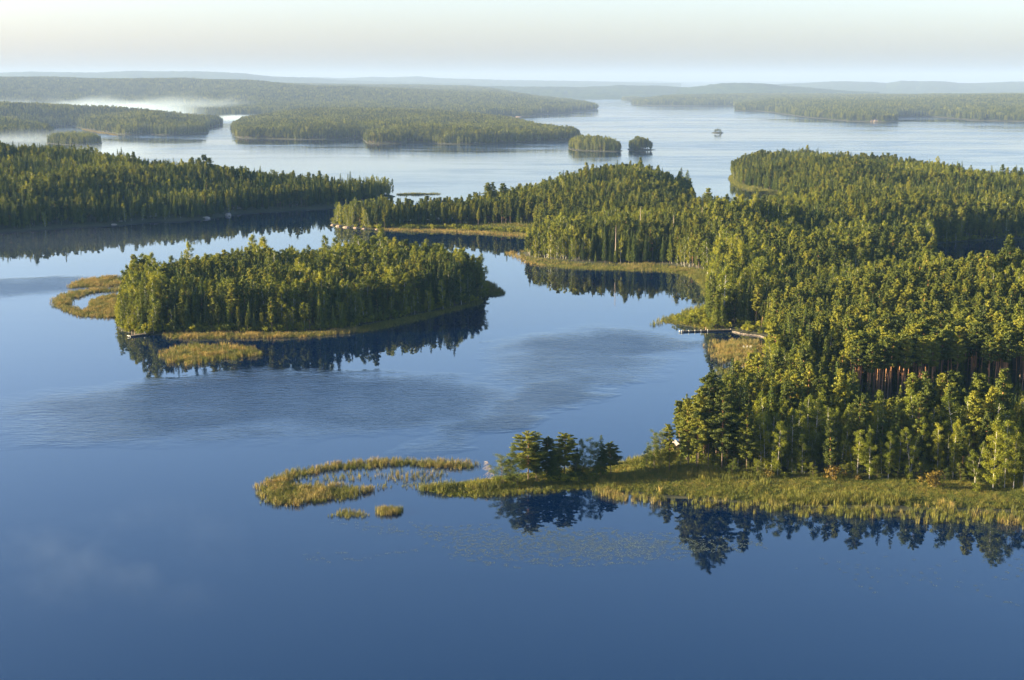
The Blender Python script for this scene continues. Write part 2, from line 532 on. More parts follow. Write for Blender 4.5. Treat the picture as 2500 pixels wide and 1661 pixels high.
for s_ in range(3):
    reed_tuft('reed', M['reed'], 16, 1.9, .55, .035, 500 + s_, .12)
    reed_tuft('reed_green', M['reed_green'], 16, 1.7, .55, .035, 510 + s_, .12)
    reed_tuft('reed_gold', M['reed_gold'], 16, 1.8, .55, .035, 520 + s_, .14)
    reed_tuft('grass', M['grass'], 22, .75, .6, .035, 530 + s_, .3)

def pad_source():
    m, t, o = newmat('lily_pad')
    p = N(t, 'ShaderNodeBsdfPrincipled', i_Roughness=.35)
    p.inputs['Base Color'].default_value = (.085, .10, .045, 1)
    t.links.new(p.outputs[0], o.inputs[0])
    r = np.random.default_rng(3)
    for q in range(2):
        V, F = [], []
        for k in range(9):
            a = r.uniform(0, 6.28); rad = .8 * math.sqrt(r.random()); c = np.array([math.cos(a) * rad, math.sin(a) * rad, .015 + .001 * k])
            s = r.uniform(.08, .14); i = len(V)
            for j in range(6): V.append(c + [s * math.cos(j * 1.047), s * math.sin(j * 1.047), 0])
            F += [(i, i + 1, i + 2), (i, i + 2, i + 3), (i, i + 3, i + 4), (i, i + 4, i + 5)]
        ob = bpy.data.objects.new('pad_source', mesh_from('lily_pads', V, F, [m]))
        c = proto_col.setdefault('pad', bpy.data.collections.new('pad_sources')); c.objects.link(ob)
pad_source()

# geometry nodes: scatter the sources on a cloud of points
_gn = {}
def gn_for(kinds):
    key = tuple(kinds)
    if key in _gn: return _gn[key]
    g = bpy.data.node_groups.new('scatter_' + '_'.join(kinds), 'GeometryNodeTree')
    g.interface.new_socket('Geometry', in_out='INPUT', socket_type='NodeSocketGeometry')
    g.interface.new_socket('Geometry', in_out='OUTPUT', socket_type='NodeSocketGeometry')
    gi = g.nodes.new('NodeGroupInput'); go = g.nodes.new('NodeGroupOutput')
    jn = g.nodes.new('GeometryNodeJoinGeometry')
    def attr(nm, ty):
        a = g.nodes.new('GeometryNodeInputNamedAttribute'); a.data_type = ty
        a.inputs['Name'].default_value = nm
        return a.outputs[0]
    kd = attr('kind', 'INT'); ix = attr('idx', 'INT'); rt = attr('rot', 'FLOAT_VECTOR'); sc = attr('scl', 'FLOAT_VECTOR')
    for i, k in enumerate(kinds):
        ci = g.nodes.new('GeometryNodeCollectionInfo')
        ci.inputs['Collection'].default_value = proto_col[k]
        ci.inputs['Separate Children'].default_value = True
        ci.inputs['Reset Children'].default_value = True
        cmpn = g.nodes.new('FunctionNodeCompare'); cmpn.data_type = 'INT'; cmpn.operation = 'EQUAL'
        g.links.new(kd, cmpn.inputs[2]); cmpn.inputs[3].default_value = i
        ip = g.nodes.new('GeometryNodeInstanceOnPoints')
        ip.inputs['Pick Instance'].default_value = True
        g.links.new(gi.outputs[0], ip.inputs['Points'])
        g.links.new(cmpn.outputs[0], ip.inputs['Selection'])
        g.links.new(ci.outputs[0], ip.inputs['Instance'])
        g.links.new(ix, ip.inputs['Instance Index'])
        g.links.new(rt, ip.inputs['Rotation'])
        g.links.new(sc, ip.inputs['Scale'])
        g.links.new(ip.outputs[0], jn.inputs[0])
    g.links.new(jn.outputs[0], go.inputs[0])
    _gn[key] = g
    return g

def scatter(name, kinds, P, kind, idx, rot, scl, label, cat='woods', parent=None, skind='stuff'):
    if len(P) == 0: return None
    me = bpy.data.meshes.new(name)
    me.vertices.add(len(P)); me.vertices.foreach_set('co', np.asarray(P, np.float32).ravel())
    for nm, ty, dat in (('kind', 'INT', kind), ('idx', 'INT', idx)):
        a = me.attributes.new(nm, ty, 'POINT'); a.data.foreach_set('value', np.asarray(dat, np.int32))
    for nm, dat in (('rot', rot), ('scl', scl)):
        a = me.attributes.new(nm, 'FLOAT_VECTOR', 'POINT'); a.data.foreach_set('vector', np.asarray(dat, np.float32).ravel())
    o = bpy.data.objects.new(name, me); COL.objects.link(o)
    md = o.modifiers.new('scatter', 'NODES'); md.node_group = gn_for(kinds)
    tag(o, label, cat, kind=skind)
    return o

# ------------------------------------------------------------------ land masses
def catmull(P, closed=True, sub=5):
    P = np.asarray(P, float); n = len(P); out = []
    rng = range(n) if closed else range(n - 1)
    for i in rng:
        p0, p1, p2, p3 = [P[(i + k) % n] if closed else P[min(max(i + k, 0), n - 1)] for k in (-1, 0, 1, 2)]
        for s in range(sub):
            t = s / sub
            out.append(.5 * ((2 * p1) + (-p0 + p2) * t + (2 * p0 - 5 * p1 + 4 * p2 - p3) * t * t + (-p0 + 3 * p1 - 3 * p2 + p3) * t ** 3))
    return np.array(out)

def sdist(poly, X, Y, chunk=20000):
    """signed distance, positive inside"""
    P = np.stack([np.ravel(X), np.ravel(Y)], 1)
    A = poly; B = np.roll(poly, -1, 0)
    D = B - A; L2 = (D ** 2).sum(1) + 1e-9
    res = np.empty(len(P))
    for s in range(0, len(P), chunk):
        p = P[s:s + chunk]
        ap = p[:, None, :] - A[None]
        t = np.clip((ap * D).sum(2) / L2, 0, 1)
        d2 = ((ap - t[..., None] * D) ** 2).sum(2).min(1)
        c = (A[None, :, 1] > p[:, None, 1]) != (B[None, :, 1] > p[:, None, 1])
        xi = A[None, :, 0] + (p[:, None, 1] - A[None, :, 1]) / np.where(np.abs(D[:, 1]) < 1e-9, 1e-9, D[:, 1])[None] * D[None, :, 0]
        ins = ((c & (p[:, None, 0] < xi)).sum(1) % 2) == 1
        res[s:s + chunk] = np.sqrt(d2) * np.where(ins, 1, -1)
    return res.reshape(np.shape(X))

class Land:
    def __init__(s, name, px, ridge=(), holes=(), rim=1.2, slope=25., fall=120., wob=4., wl=30., sub=4, bump=1.5, seed=1):
        s.name = name
        s.poly = catmull([ground(*p) for p in px], True, sub)
        s.holes = [catmull([ground(*p) for p in h], True, 4) for h in holes]
        s.rim, s.slope, s.fall, s.wob, s.wl, s.bump, s.seed = rim, slope, fall, wob, wl, bump, seed
        s.ctrl = []
        for (x, yt, D, Ht) in ridge:
            X, Y, Z = at_dist(x, yt, D)
            s.ctrl.append((X, Y, max(0.0, Z - Ht - rim)))
        s.ctrl = np.array(s.ctrl) if s.ctrl else None
    def sd(s, X, Y):
        d = sdist(s.poly, X, Y)
        for h in s.holes: d = np.minimum(d, -sdist(h, X, Y))
        return d + (fbm(np.asarray(X) / s.wl, np.asarray(Y) / s.wl, s.seed, 3) - .5) * 2 * s.wob
    def z(s, X, Y, d=None):
        X = np.asarray(X, float); Y = np.asarray(Y, float)
        if d is None: d = s.sd(X, Y)
        base = s.rim * (1 - np.exp(-np.maximum(d, 0) / s.slope * 3)) + np.minimum(d, 0) * .25
        if s.ctrl is not None:
            ww, zz = 0, 0
            for (cx, cy_, cz) in s.ctrl:
                k = 1.0 / (((X - cx) ** 2 + ((Y - cy_) * .8) ** 2) + (s.fall * .3) ** 2) ** 1.6
                ww = ww + k; zz = zz + k * cz
            t = np.clip(d / s.fall, 0, 1); t = t * t * (3 - 2 * t)
            base = base + zz / ww * t
        base = base + np.where(d > 0, (fbm(X / 14, Y / 14, s.seed + 5, 3) - .45) * s.bump * np.clip(d / 15, 0, 1), 0)
        return np.maximum(base, -2.5)
    def mesh(s, step, bounds=None, mat=None, margin=12, obj='island_ground'):
        lo = s.poly.min(0) - margin; hi = s.poly.max(0) + margin
        if bounds:
            lo = np.maximum(lo, bounds[0]); hi = np.minimum(hi, bounds[1])
        xs = np.arange(lo[0], hi[0] + step, step); ys = np.arange(lo[1], hi[1] + step, step)
        XX, YY = np.meshgrid(xs, ys, indexing='ij')
        d = s.sd(XX, YY); Z = s.z(XX, YY, d)
        keep = d > -step * 2.2 - 3
        nx, ny = XX.shape
        idx = np.arange(nx * ny).reshape(nx, ny)
        a, b, c, e = idx[:-1, :-1], idx[1:, :-1], idx[1:, 1:], idx[:-1, 1:]
        kk = keep[:-1, :-1] & keep[1:, :-1] & keep[1:, 1:] & keep[:-1, 1:]
        F = np.stack([a[kk], b[kk], c[kk], e[kk]], 1)
        used = np.zeros(nx * ny, bool); used[F.ravel()] = True
        rm = np.cumsum(used) - 1
        V = np.stack([XX, YY, Z], -1).reshape(-1, 3)[used]
        o = bpy.data.objects.new(obj, mesh_from(obj, V, rm[F], [mat or M['soil']], smooth=True))
        COL.objects.link(o)
        return tag(o, s.label if hasattr(s, 'label') else None, kind='structure')

# ------------------------------------------------------------------ water
def ell(t, pos, px, ax_x, ax_y, rot=0.0, soft=.5):
    """soft world-space ellipse round the water point seen at px"""
    cx, cy_ = ground(*px)
    mp = N(t, 'ShaderNodeMapping', vector_type='TEXTURE')
    mp.inputs['Location'].default_value = (cx, cy_, 0)
    mp.inputs['Rotation'].default_value = (0, 0, rot)
    mp.inputs['Scale'].default_value = (ax_x, ax_y, 1)
    t.links.new(pos, mp.inputs[0])
    ln = N(t, 'ShaderNodeVectorMath', operation='LENGTH')
    t.links.new(mp.outputs[0], ln.inputs[0])
    mr = N(t, 'ShaderNodeMapRange', clamp=True)
    mr.inputs[1].default_value = 1 + soft * .5; mr.inputs[2].default_value = 1 - soft * .5
    t.links.new(ln.outputs['Value'], mr.inputs[0])
    return mr.outputs[0]

def water_material():
    m, t, o = newmat('lake_water')
    geo = N(t, 'ShaderNodeNewGeometry')
    pos = geo.outputs['Position']
    # warped position for soft irregular patch edges
    wn = N(t, 'ShaderNodeTexNoise', i_Scale=.018, i_Detail=4.0, i_Roughness=.6)
    t.links.new(pos, wn.inputs['Vector'])
    sub = N(t, 'ShaderNodeVectorMath', operation='SUBTRACT'); sub.inputs[1].default_value = (.5, .5, .5)
    t.links.new(wn.outputs['Color'], sub.inputs[0])
    scl = N(t, 'ShaderNodeVectorMath', operation='SCALE'); scl.inputs['Scale'].default_value = 75.0
    t.links.new(sub.outputs[0], scl.inputs[0])
    add = N(t, 'ShaderNodeVectorMath', operation='ADD')
    t.links.new(pos, add.inputs[0]); t.links.new(scl.outputs[0], add.inputs[1])
    wp_ = N(t, 'ShaderNodeVectorMath', operation='MULTIPLY'); wp_.inputs[1].default_value = (1, 1, 0)
    t.links.new(add.outputs[0], wp_.inputs[0])
    wp = wp_.outputs[0]
    masks = [ell(t, wp, (650, 985), 84, 44, math.radians(8), .6),
             ell(t, wp, (430, 1020), 52, 30, math.radians(0), .9),
             ell(t, wp, (1450, 860), 34, 56, math.radians(-20), .8),
             ell(t, wp, (1290, 985), 15, 66, math.radians(-30), .7),
             ell(t, wp, (60, 700), 90, 35, 0, .9)]
    near = masks[0]
    for k in masks[1:]: near = math_n(t, 'MAXIMUM', near, k)
    # open lake: wind-ruffled with long calm lanes
    sp = N(t, 'ShaderNodeSeparateXYZ'); t.links.new(pos, sp.inputs[0])
    far = N(t, 'ShaderNodeMapRange', clamp=True); far.inputs[1].default_value = 1150; far.inputs[2].default_value = 1600
    t.links.new(sp.outputs[1], far.inputs[0])
    mp = N(t, 'ShaderNodeMapping'); mp.inputs['Scale'].default_value = (.0010, .0030, 1); mp.inputs['Rotation'].default_value = (0, 0, math.radians(-9))
    t.links.new(pos, mp.inputs[0])
    sn = N(t, 'ShaderNodeTexNoise', i_Scale=1.0, i_Detail=6.0, i_Roughness=.62, i_Distortion=1.1)
    t.links.new(mp.outputs[0], sn.inputs['Vector'])
    lane = N(t, 'ShaderNodeMapRange', clamp=True); lane.inputs[1].default_value = .66; lane.inputs[2].default_value = .41; lane.inputs[3].default_value = .05; lane.inputs[4].default_value = .85
    t.links.new(sn.outputs[0], lane.inputs[0])
    farm = math_n(t, 'MULTIPLY', far.outputs[0], lane.outputs[0])
    # faint cat's paws on the calm water
    n3 = N(t, 'ShaderNodeTexNoise', i_Scale=.02, i_Detail=5.0, i_Roughness=.6)
    mp3 = N(t, 'ShaderNodeMapping'); mp3.inputs['Scale'].default_value = (.35, 1, 1)
    t.links.new(pos, mp3.inputs[0]); t.links.new(mp3.outputs[0], n3.inputs['Vector'])
    paws = N(t, 'ShaderNodeMapRange', clamp=True); paws.inputs[1].default_value = .52; paws.inputs[2].default_value = .75
    paws.inputs[4].default_value = .08
    t.links.new(n3.outputs[0], paws.inputs[0])
    mask = math_n(t, 'MAXIMUM', math_n(t, 'MAXIMUM', near, farm), paws.outputs[0])
    # streaks inside the ruffled patches
    mp2 = N(t, 'ShaderNodeMapping'); mp2.inputs['Scale'].default_value = (.010, .020, 1); mp2.inputs['Rotation'].default_value = (0, 0, math.radians(-38))
    t.links.new(pos, mp2.inputs[0])
    s2 = N(t, 'ShaderNodeTexNoise', i_Scale=1.0, i_Detail=5.0, i_Roughness=.6, i_Distortion=.6)
    t.links.new(mp2.outputs[0], s2.inputs['Vector'])
    st2 = N(t, 'ShaderNodeMapRange', clamp=True); st2.inputs[1].default_value = .36; st2.inputs[2].default_value = .58; st2.inputs[3].default_value = .55
    t.links.new(s2.outputs[0], st2.inputs[0])
    mask = math_n(t, 'MULTIPLY', mask, st2.outputs[0])
    rough = N(t, 'ShaderNodeMapRange', clamp=True); rough.inputs[3].default_value = .005; rough.inputs[4].default_value = .22
    t.links.new(mask, rough.inputs[0])
    # ripples
    w1 = N(t, 'ShaderNodeTexNoise', i_Scale=1.3, i_Detail=4.0, i_Roughness=.6)
    mpw = N(t, 'ShaderNodeMapping'); mpw.inputs['Scale'].default_value = (.6, 1, 1)
    t.links.new(pos, mpw.inputs[0]); t.links.new(mpw.outputs[0], w1.inputs['Vector'])
    fade = N(t, 'ShaderNodeMapRange', clamp=True); fade.inputs[1].default_value = 500; fade.inputs[2].default_value = 1500; fade.inputs[3].default_value = 1.0; fade.inputs[4].default_value = .12
    t.links.new(sp.outputs[1], fade.inputs[0])
    w2 = N(t, 'ShaderNodeTexNoise', i_Scale=.42, i_Detail=3.0, i_Roughness=.55, i_Distortion=.4)
    mpv = N(t, 'ShaderNodeMapping'); mpv.inputs['Scale'].default_value = (.45, 1, 1); mpv.inputs['Rotation'].default_value = (0, 0, math.radians(-14))
    t.links.new(pos, mpv.inputs[0]); t.links.new(mpv.outputs[0], w2.inputs['Vector'])
    wsum = math_n(t, 'ADD', w1.outputs[0], math_n(t, 'MULTIPLY', w2.outputs[0], 2.6))
    hgt0 = math_n(t, 'MULTIPLY', wsum, fade.outputs[0])
    hgt = math_n(t, 'MULTIPLY', hgt0, math_n(t, 'MULTIPLY_ADD', mask, .42))
    t.nodes[-2].inputs[2].default_value = .002
    bp = N(t, 'ShaderNodeBump', i_Strength=1.0, i_Distance=.35)
    t.links.new(hgt, bp.inputs['Height'])
    p = N(t, 'ShaderNodeBsdfPrincipled', i_IOR=1.5)
    p.inputs['Specular Tint'].default_value = (.10, .80, 1, 1)
    p.inputs['Base Color'].default_value = (.0002, .006, .026, 1)
    t.links.new(rough.outputs[0], p.inputs['Roughness'])
    t.links.new(bp.outputs[0], p.inputs['Normal'])
    t.links.new(p.outputs[0], o.inputs[0])
    return m

mw = water_material()
V = [(-40000, -3000, 0), (40000, -3000, 0), (40000, 60000, 0), (-40000, 60000, 0)]
water = bpy.data.objects.new('water', mesh_from('water', V, [(0, 1, 2, 3)], [mw]))
COL.objects.link(water)
tag(water, None, kind='structure')
bed = bpy.data.objects.new('lake_bed', mesh_from('lake_bed', [(a, b, -4) for a, b, c in V], [(0, 1, 2, 3)], [M['soil']]))
COL.objects.link(bed)
tag(bed, None, kind='structure')

# ------------------------------------------------------------------ the land masses (waterlines read off as points on the lake)
LAND_MAIN = Land('main', [
    (1035, 1200), (1090, 1206), (1200, 1203), (1300, 1193), (1400, 1192), (1480, 1203), (1560, 1212), (1650, 1218), (1800, 1232), (2000, 1240), (2200, 1244), (2400, 1250),
    (2600, 1258), (3000, 1280), (3600, 1300), (5200, 1000), (5600, 700), (4200, 520), (3100, 480), (2700, 478), (2520, 474), (2380, 455), (2250, 437), (2150, 425), (2000, 413), (1880, 409), (1815, 413), (1788, 425),
    (1783, 438), (1800, 450), (1840, 461), (1893, 471), (1897, 500), (1880, 530), (1800, 540), (1725, 534), (1697, 505), (1683, 476), (1600, 464), (1450, 468), (1380, 480), (1260, 500), (1180, 520), (1120, 532), (1000, 538), (880, 539),
    (815, 540), (803, 546), (835, 555), (900, 559), (1000, 561), (1100, 563), (1200, 568), (1290, 574), (1310, 580), (1305, 595), (1283, 606), (1272, 618), (1290, 634), (1330, 643), (1400, 648), (1500, 652),
    (1600, 655), (1690, 663), (1745, 674), (1748, 690), (1735, 705), (1728, 725), (1730, 748), (1700, 762), (1655, 775), (1640, 788), (1690, 800), (1745, 806), (1783, 809), (1830, 814), (1870, 822),
    (1895, 845), (1890, 890), (1850, 950), (1780, 1020), (1700, 1075), (1660, 1096), (1600, 1105), (1560, 1122), (1500, 1135), (1440, 1146), (1300, 1156), (1200, 1172), (1100, 1185)],
    ridge=[(850, 488, 1075, 20), (950, 485, 1085, 20), (1050, 480, 1100, 20), (1190, 462, 1180, 19), (1300, 455, 1190, 19), (1420, 414, 1290, 19), (1550, 406, 1310, 19), (1660, 418, 1270, 19), (1735, 482, 1060, 20), (1800, 484, 1040, 20), (1870, 486, 1030, 20), (1930, 495, 1010, 20), (1780, 490, 950, 17), (1820, 385, 1570, 20), (1950, 388, 1510, 20),
           (2100, 395, 1420, 21), (2220, 410, 1380, 21), (2330, 452, 1230, 20), (2500, 478, 1080, 21), (2700, 480, 1080, 21), (1320, 560, 830, 20), (1500, 530, 900, 20), (1700, 510, 950, 20), (1950, 550, 900, 20), (2200, 560, 930, 20),
           (1850, 700, 640, 21), (2100, 660, 680, 21), (2350, 640, 640, 19), (2500, 640, 620, 19), (2300, 800, 520, 23), (1950, 850, 500, 22), (1720, 930, 445, 21), (2000, 1165, 400, 62), (2400, 1180, 400, 62), (1650, 1150, 400, 62)],
    holes=[[(2285, 604), (2330, 592), (2420, 586), (2560, 582), (2800, 585), (2850, 660), (2700, 730), (2500, 752), (2380, 745), (2300, 690)]],
    rim=.9, slope=22, fall=60, wob=3, wl=35, bump=1.0, seed=3)
LAND_MAIN.label = 'mainland with the near meadow spit, bays and wooded headlands on the right'

LAND_ISLE = Land('isle', [
    (293, 802), (318, 815), (360, 820), (430, 817), (520, 815), (640, 815), (760, 812), (850, 803), (950, 783), (1050, 763), (1120, 748), (1170, 733), (1182, 715),
    (1165, 700), (1080, 688), (950, 680), (800, 676), (640, 684), (480, 702), (360, 727), (296, 752), (288, 778)],
    ridge=[(320, 640, 680, 20), (500, 605, 745, 21), (700, 585, 790, 22), (950, 590, 790, 21), (1120, 600, 750, 20), (600, 700, 690, 19), (900, 690, 720, 19)],
    rim=.8, slope=12, fall=45, wob=2.5, wl=18, seed=9)
LAND_ISLE.label = 'wooded island in the middle of the bay'

LAND_WEST = Land('west', [
    (-900, 600), (-400, 585), (0, 566), (120, 559), (200, 553), (290, 549), (380, 541), (440, 540), (520, 534), (600, 521), (700, 514), (820, 507), (900, 497), (955, 484),
    (962, 479), (930, 477), (860, 482), (700, 468), (500, 450), (300, 432), (100, 418), (-200, 410), (-900, 405)],
    ridge=[(-300, 350, 1560, 20), (0, 350, 1520, 20), (100, 354, 1500, 20), (200, 366, 1450, 20), (250, 396, 1330, 20), (330, 403, 1320, 20), (470, 391, 1350, 20), (560, 390, 1350, 20), (680, 406, 1310, 20), (800, 416, 1290, 20), (900, 437, 1290, 20)],
    rim=2.2, slope=14, fall=150, wob=5, wl=40, seed=21)
LAND_WEST.label = 'dark wooded point reaching in from the left'

LAND_STRIP = Land('strip', [(975, 474.5), (1000, 473), (1065, 473), (1068, 475), (1010, 477), (978, 477)], rim=.5, slope=8, wob=1, seed=5)
LAND_STRIP.label = 'low bare skerry behind the wooded arm'
LAND_ISLET = Land('islet', [(113, 349), (125, 352), (180, 355), (230, 354), (249, 351), (240, 346), (180, 343), (125, 344)], rim=1.0, slope=12, wob=3, seed=6)
LAND_ISLET.label = 'bright wooded islet in the mist on the left'
LAND_L1 = Land('left_one', [(-500, 345), (0, 343), (60, 341), (108, 338), (130, 331), (126, 322), (90, 316), (0, 312), (-500, 310)],
    ridge=[(0, 291, 3100, 20), (60, 293, 3100, 20), (-200, 291, 3100, 20)], rim=2, slope=20, fall=130, wob=8, wl=60, seed=31)
LAND_L1.label = 'dark wooded headland left of the bright islet'
LAND_L2 = Land('left_two', [(-600, 318), (0, 312), (120, 310), (182, 307), (200, 315), (245, 322), (300, 330), (365, 328), (385, 331), (440, 330), (503, 327), (512, 316), (540, 305), (541, 301),
    (520, 298), (300, 295), (0, 292), (-600, 290)],
    ridge=[(0, 248, 3900, 20), (100, 258, 3900, 20), (200, 268, 3800, 20), (350, 268, 3500, 20), (480, 272, 3600, 20), (525, 284, 3850, 20), (-300, 248, 3900, 20)], rim=2, slope=30, fall=200, wob=12, wl=90, seed=41)
LAND_L2.label = 'wooded peninsula with a pale beacon on the left'
LAND_LONG = Land('long', [(567, 312), (568, 322), (580, 337), (640, 339.5), (720, 341), (800, 341), (880, 340), (893, 350), (930, 352), (985, 352), (1000, 349), (1100, 353), (1200, 352), (1300, 347), (1400, 345),
    (1424, 341), (1400, 333), (1320, 322), (1260, 305), (1180, 296), (1000, 292), (800, 290), (650, 296), (590, 302)],
    ridge=[(590, 288, 3500, 20), (700, 273, 3900, 20), (790, 264, 4000, 20), (900, 269, 3900, 20), (1050, 276, 3800, 20), (1180, 281, 3700, 20), (1250, 298, 3300, 19), (1330, 307, 3100, 19), (1400, 318, 2950, 19), (900, 305, 2800, 20)],
    rim=2, slope=25, fall=160, wob=10, wl=70, seed=51)
LAND_LONG.label = 'long wooded island across the middle of the lake'
LAND_G1 = Land('g_one', [(1388, 363), (1400, 367), (1460, 370), (1512, 370.5), (1516, 367), (1480, 360), (1420, 357), (1390, 358)], rim=1.2, slope=12, wob=1.5, seed=61)
LAND_G1.label = 'flat wooded islet right of the long island'
LAND_G2 = Land('g_two', [(1533, 367), (1550, 369), (1578, 369), (1598, 366.6), (1580, 364.5), (1560, 362), (1536, 363)], rim=1.2, slope=12, wob=1.5, seed=62)
LAND_G2.label = 'small round wooded islet with a thin tail of rock'
LAND_ROCK = Land('rock', [(1737, 325), (1750, 326.2), (1768, 325.3), (1760, 323.6), (1742, 323.6)], rim=1.6, slope=8, wob=1.5, seed=63)
LAND_ROCK.label = 'tiny rock islet carrying three small trees'
LAND_H = Land('far_left', [(-1500, 272), (0, 271), (300, 272), (420, 275), (540, 284), (800, 286), (1000, 286), (1200, 286), (1238, 285.5), (1300, 285.5), (1301, 281), (1340, 278), (1390, 276.5), (1400, 272.5), (1452, 270),
    (1446, 262), (1380, 250), (1300, 243), (1100, 238), (800, 236), (500, 232), (0, 228), (-1500, 226)],
    ridge=[(-400, 193, 7600, 18), (0, 191, 7600, 18), (100, 190, 7600, 18), (300, 196, 7600, 18), (440, 190, 7400, 18), (520, 199, 7400, 18), (600, 193, 7200, 18), (680, 204, 7200, 18), (760, 216, 7200, 18), (830, 222, 7600, 18),
           (1000, 222, 7800, 18), (1150, 224, 7600, 18), (1300, 229, 7000, 18), (1400, 237, 6200, 18), (300, 240, 6300, 18), (700, 255, 5300, 18), (1100, 258, 5300, 18)],
    rim=4, slope=60, fall=500, wob=25, wl=200, bump=6, seed=71)
LAND_H.label = 'broad forested ridge beyond the mist on the left'
LAND_I = Land('far_right', [(1795, 268), (1800, 271.5), (1860, 273), (1950, 285), (2060, 295.5), (2120, 298.5), (2183, 299), (2187, 296), (2183, 291), (2195, 288), (2240, 286), (2300, 288), (2330, 290), (2370, 294), (2500, 297.5), (2700, 301), (3600, 310),
    (3600, 246), (2500, 247), (2200, 249), (2000, 246), (1830, 246), (1560, 250), (1640, 254), (1780, 257)],
    ridge=[(1830, 238, 6900, 20), (2000, 240, 6700, 20), (2130, 246, 6000, 20), (2145, 262, 4300, 20), (2060, 262, 4500, 20), (2250, 240, 6000, 20), (2400, 238, 5800, 20), (2500, 232, 6000, 20), (2700, 230, 6000, 20), (2400, 258, 4900, 20)],
    rim=3, slope=40, fall=220, wob=15, wl=120, bump=3, seed=81)
LAND_I.label = 'forested shore with a pale granite slab on the right'
LAND_I2 = Land('chain_one', [(1543, 253), (1560, 257.5), (1640, 259), (1760, 260), (1825, 259.5), (1830, 255), (1700, 250), (1600, 249), (1550, 250)],
    ridge=[(1590, 238, 6900, 18), (1680, 243, 6900, 18), (1800, 240, 6900, 18)], rim=3, slope=40, fall=200, wob=20, wl=100, seed=82)
LAND_I2.label = 'chain of wooded islets left of the far right shore'
LAND_I3 = Land('chain_two', [(1519, 246), (1540, 248), (1568, 247), (1560, 244.5), (1525, 244)], rim=4, slope=40, wob=10, seed=83)
LAND_I3.label = 'small far islet at the left end of the chain'

# ------------------------------------------------------------------ far hills
def far_hill(name, label, D0, D1, skyline, seed, xr, step):
    """a range between distances D0 and D1 whose crest follows the skyline"""
    sx = np.array([p[0] for p in skyline], float); sy = np.array([p[1] for p in skyline], float)
    ny = 26
    n = int((xr[1] - xr[0]) / step)
    V = np.zeros((n + 1, ny + 1, 3))
    for j in range(ny + 1):
        q = j / ny
        D = D0 + (D1 - D0) * q
        px = np.linspace(xr[0], xr[1], n + 1)
        u = (px - W_PX / 2) / F_PX
        X = u * D / CT
        crest = CAM_H - (np.interp(px, sx, sy) - HOR) * (D0 + (D1 - D0) * .62) / F_PX
        prof = math.sin(math.pi * min(1, q / 1.24)) ** .8 if q > 0 else 0
        nz = (fbm(X / 900, np.full_like(X, D) / 900, seed, 4) - .5)
        small = (fbm(X / 45, np.full_like(X, D) / 45, seed + 3, 2) - .5) * 13
        Z = crest * prof * (1 + nz * .5 * (1 - prof)) + small * min(1, q * 8)
        sh = (vnoise(X / 1400, X * 0 + seed, seed + 9) - .5) * (D1 - D0) * .25 * (1 - q)
        V[:, j] = np.stack([X * (1 + sh / D), D + sh, np.where(q == 0, -3, Z)], 1)
    idx = np.arange((n + 1) * (ny + 1)).reshape(n + 1, ny + 1)
    F = np.stack([idx[:-1, :-1], idx[1:, :-1], idx[1:, 1:], idx[:-1, 1:]], -1).reshape(-1, 4)
    o = bpy.data.objects.new('hill', mesh_from('hill', V.reshape(-1, 3), F, [M['far_forest']]))
    COL.objects.link(o)
    tag(o, label, kind='structure')

m, t, o_ = newmat('far_forest')
geo = N(t, 'ShaderNodeNewGeometry')
no = N(t, 'ShaderNodeTexNoise', i_Scale=.012, i_Detail=6.0, i_Roughness=.7)
t.links.new(geo.outputs['Position'], no.inputs['Vector'])
c = ramp(t, no.outputs[0], [(.35, (.018, .032, .012)), (.55, (.035, .055, .016)), (.7, (.06, .075, .02))])
p = N(t, 'ShaderNodeBsdfDiffuse'); t.links.new(c, p.inputs[0]); t.links.new(p.outputs[0], o_.inputs[0])
M['far_forest'] = m
far_hill('a', 'pale blue range along the left horizon', 12500, 17500, [(-400, 186), (0, 182), (60, 178), (110, 176), (200, 178), (270, 178.5), (350, 175), (430, 176), (500, 175.5), (570, 178), (620, 181), (680, 188), (760, 190), (850, 196), (1000, 202), (1200, 206)], 5, (-500, 1150), 5)
far_hill('b', 'hazy hills behind the middle of the lake', 15500, 22000, [(600, 196), (700, 191), (780, 189.5), (850, 192), (920, 188.5), (960, 190), (1025, 187.5), (1080, 192), (1150, 193.5), (1250, 196.5), (1350, 197.5), (1450, 199), (1600, 203)], 15, (560, 1650), 5)
far_hill('c', 'low wooded hills at the head of the open lake', 9800, 12800, [(1000, 206), (1200, 211), (1300, 212), (1420, 213), (1500, 208.5), (1600, 210), (1680, 214), (1740, 211), (1780, 208), (1900, 212)], 25, (950, 1800), 4)
far_hill('d', 'rounded wooded hill right of the open lake', 9200, 11800, [(1650, 216), (1700, 210), (1740, 204.5), (1800, 203), (1850, 205), (1885, 209), (1950, 214), (2050, 222), (2150, 226)], 35, (1640, 2120), 4)
far_hill('e', 'long blue range along the right horizon', 12500, 17000, [(1850, 207), (1950, 203), (2000, 199.5), (2040, 199), (2100, 201), (2135, 203.5), (2170, 198), (2220, 199), (2260, 198.5), (2310, 203.5), (2350, 203.5), (2420, 200.5), (2500, 199), (2900, 198)], 45, (1830, 2950), 5)
far_hill('f', 'faintest hills on the horizon behind all others', 23500, 30000, [(1400, 203), (1520, 199.5), (1580, 197.5), (1640, 201), (1720, 201), (1780, 199), (1900, 200.5), (1960, 200), (2100, 202)], 55, (1380, 2150), 6)

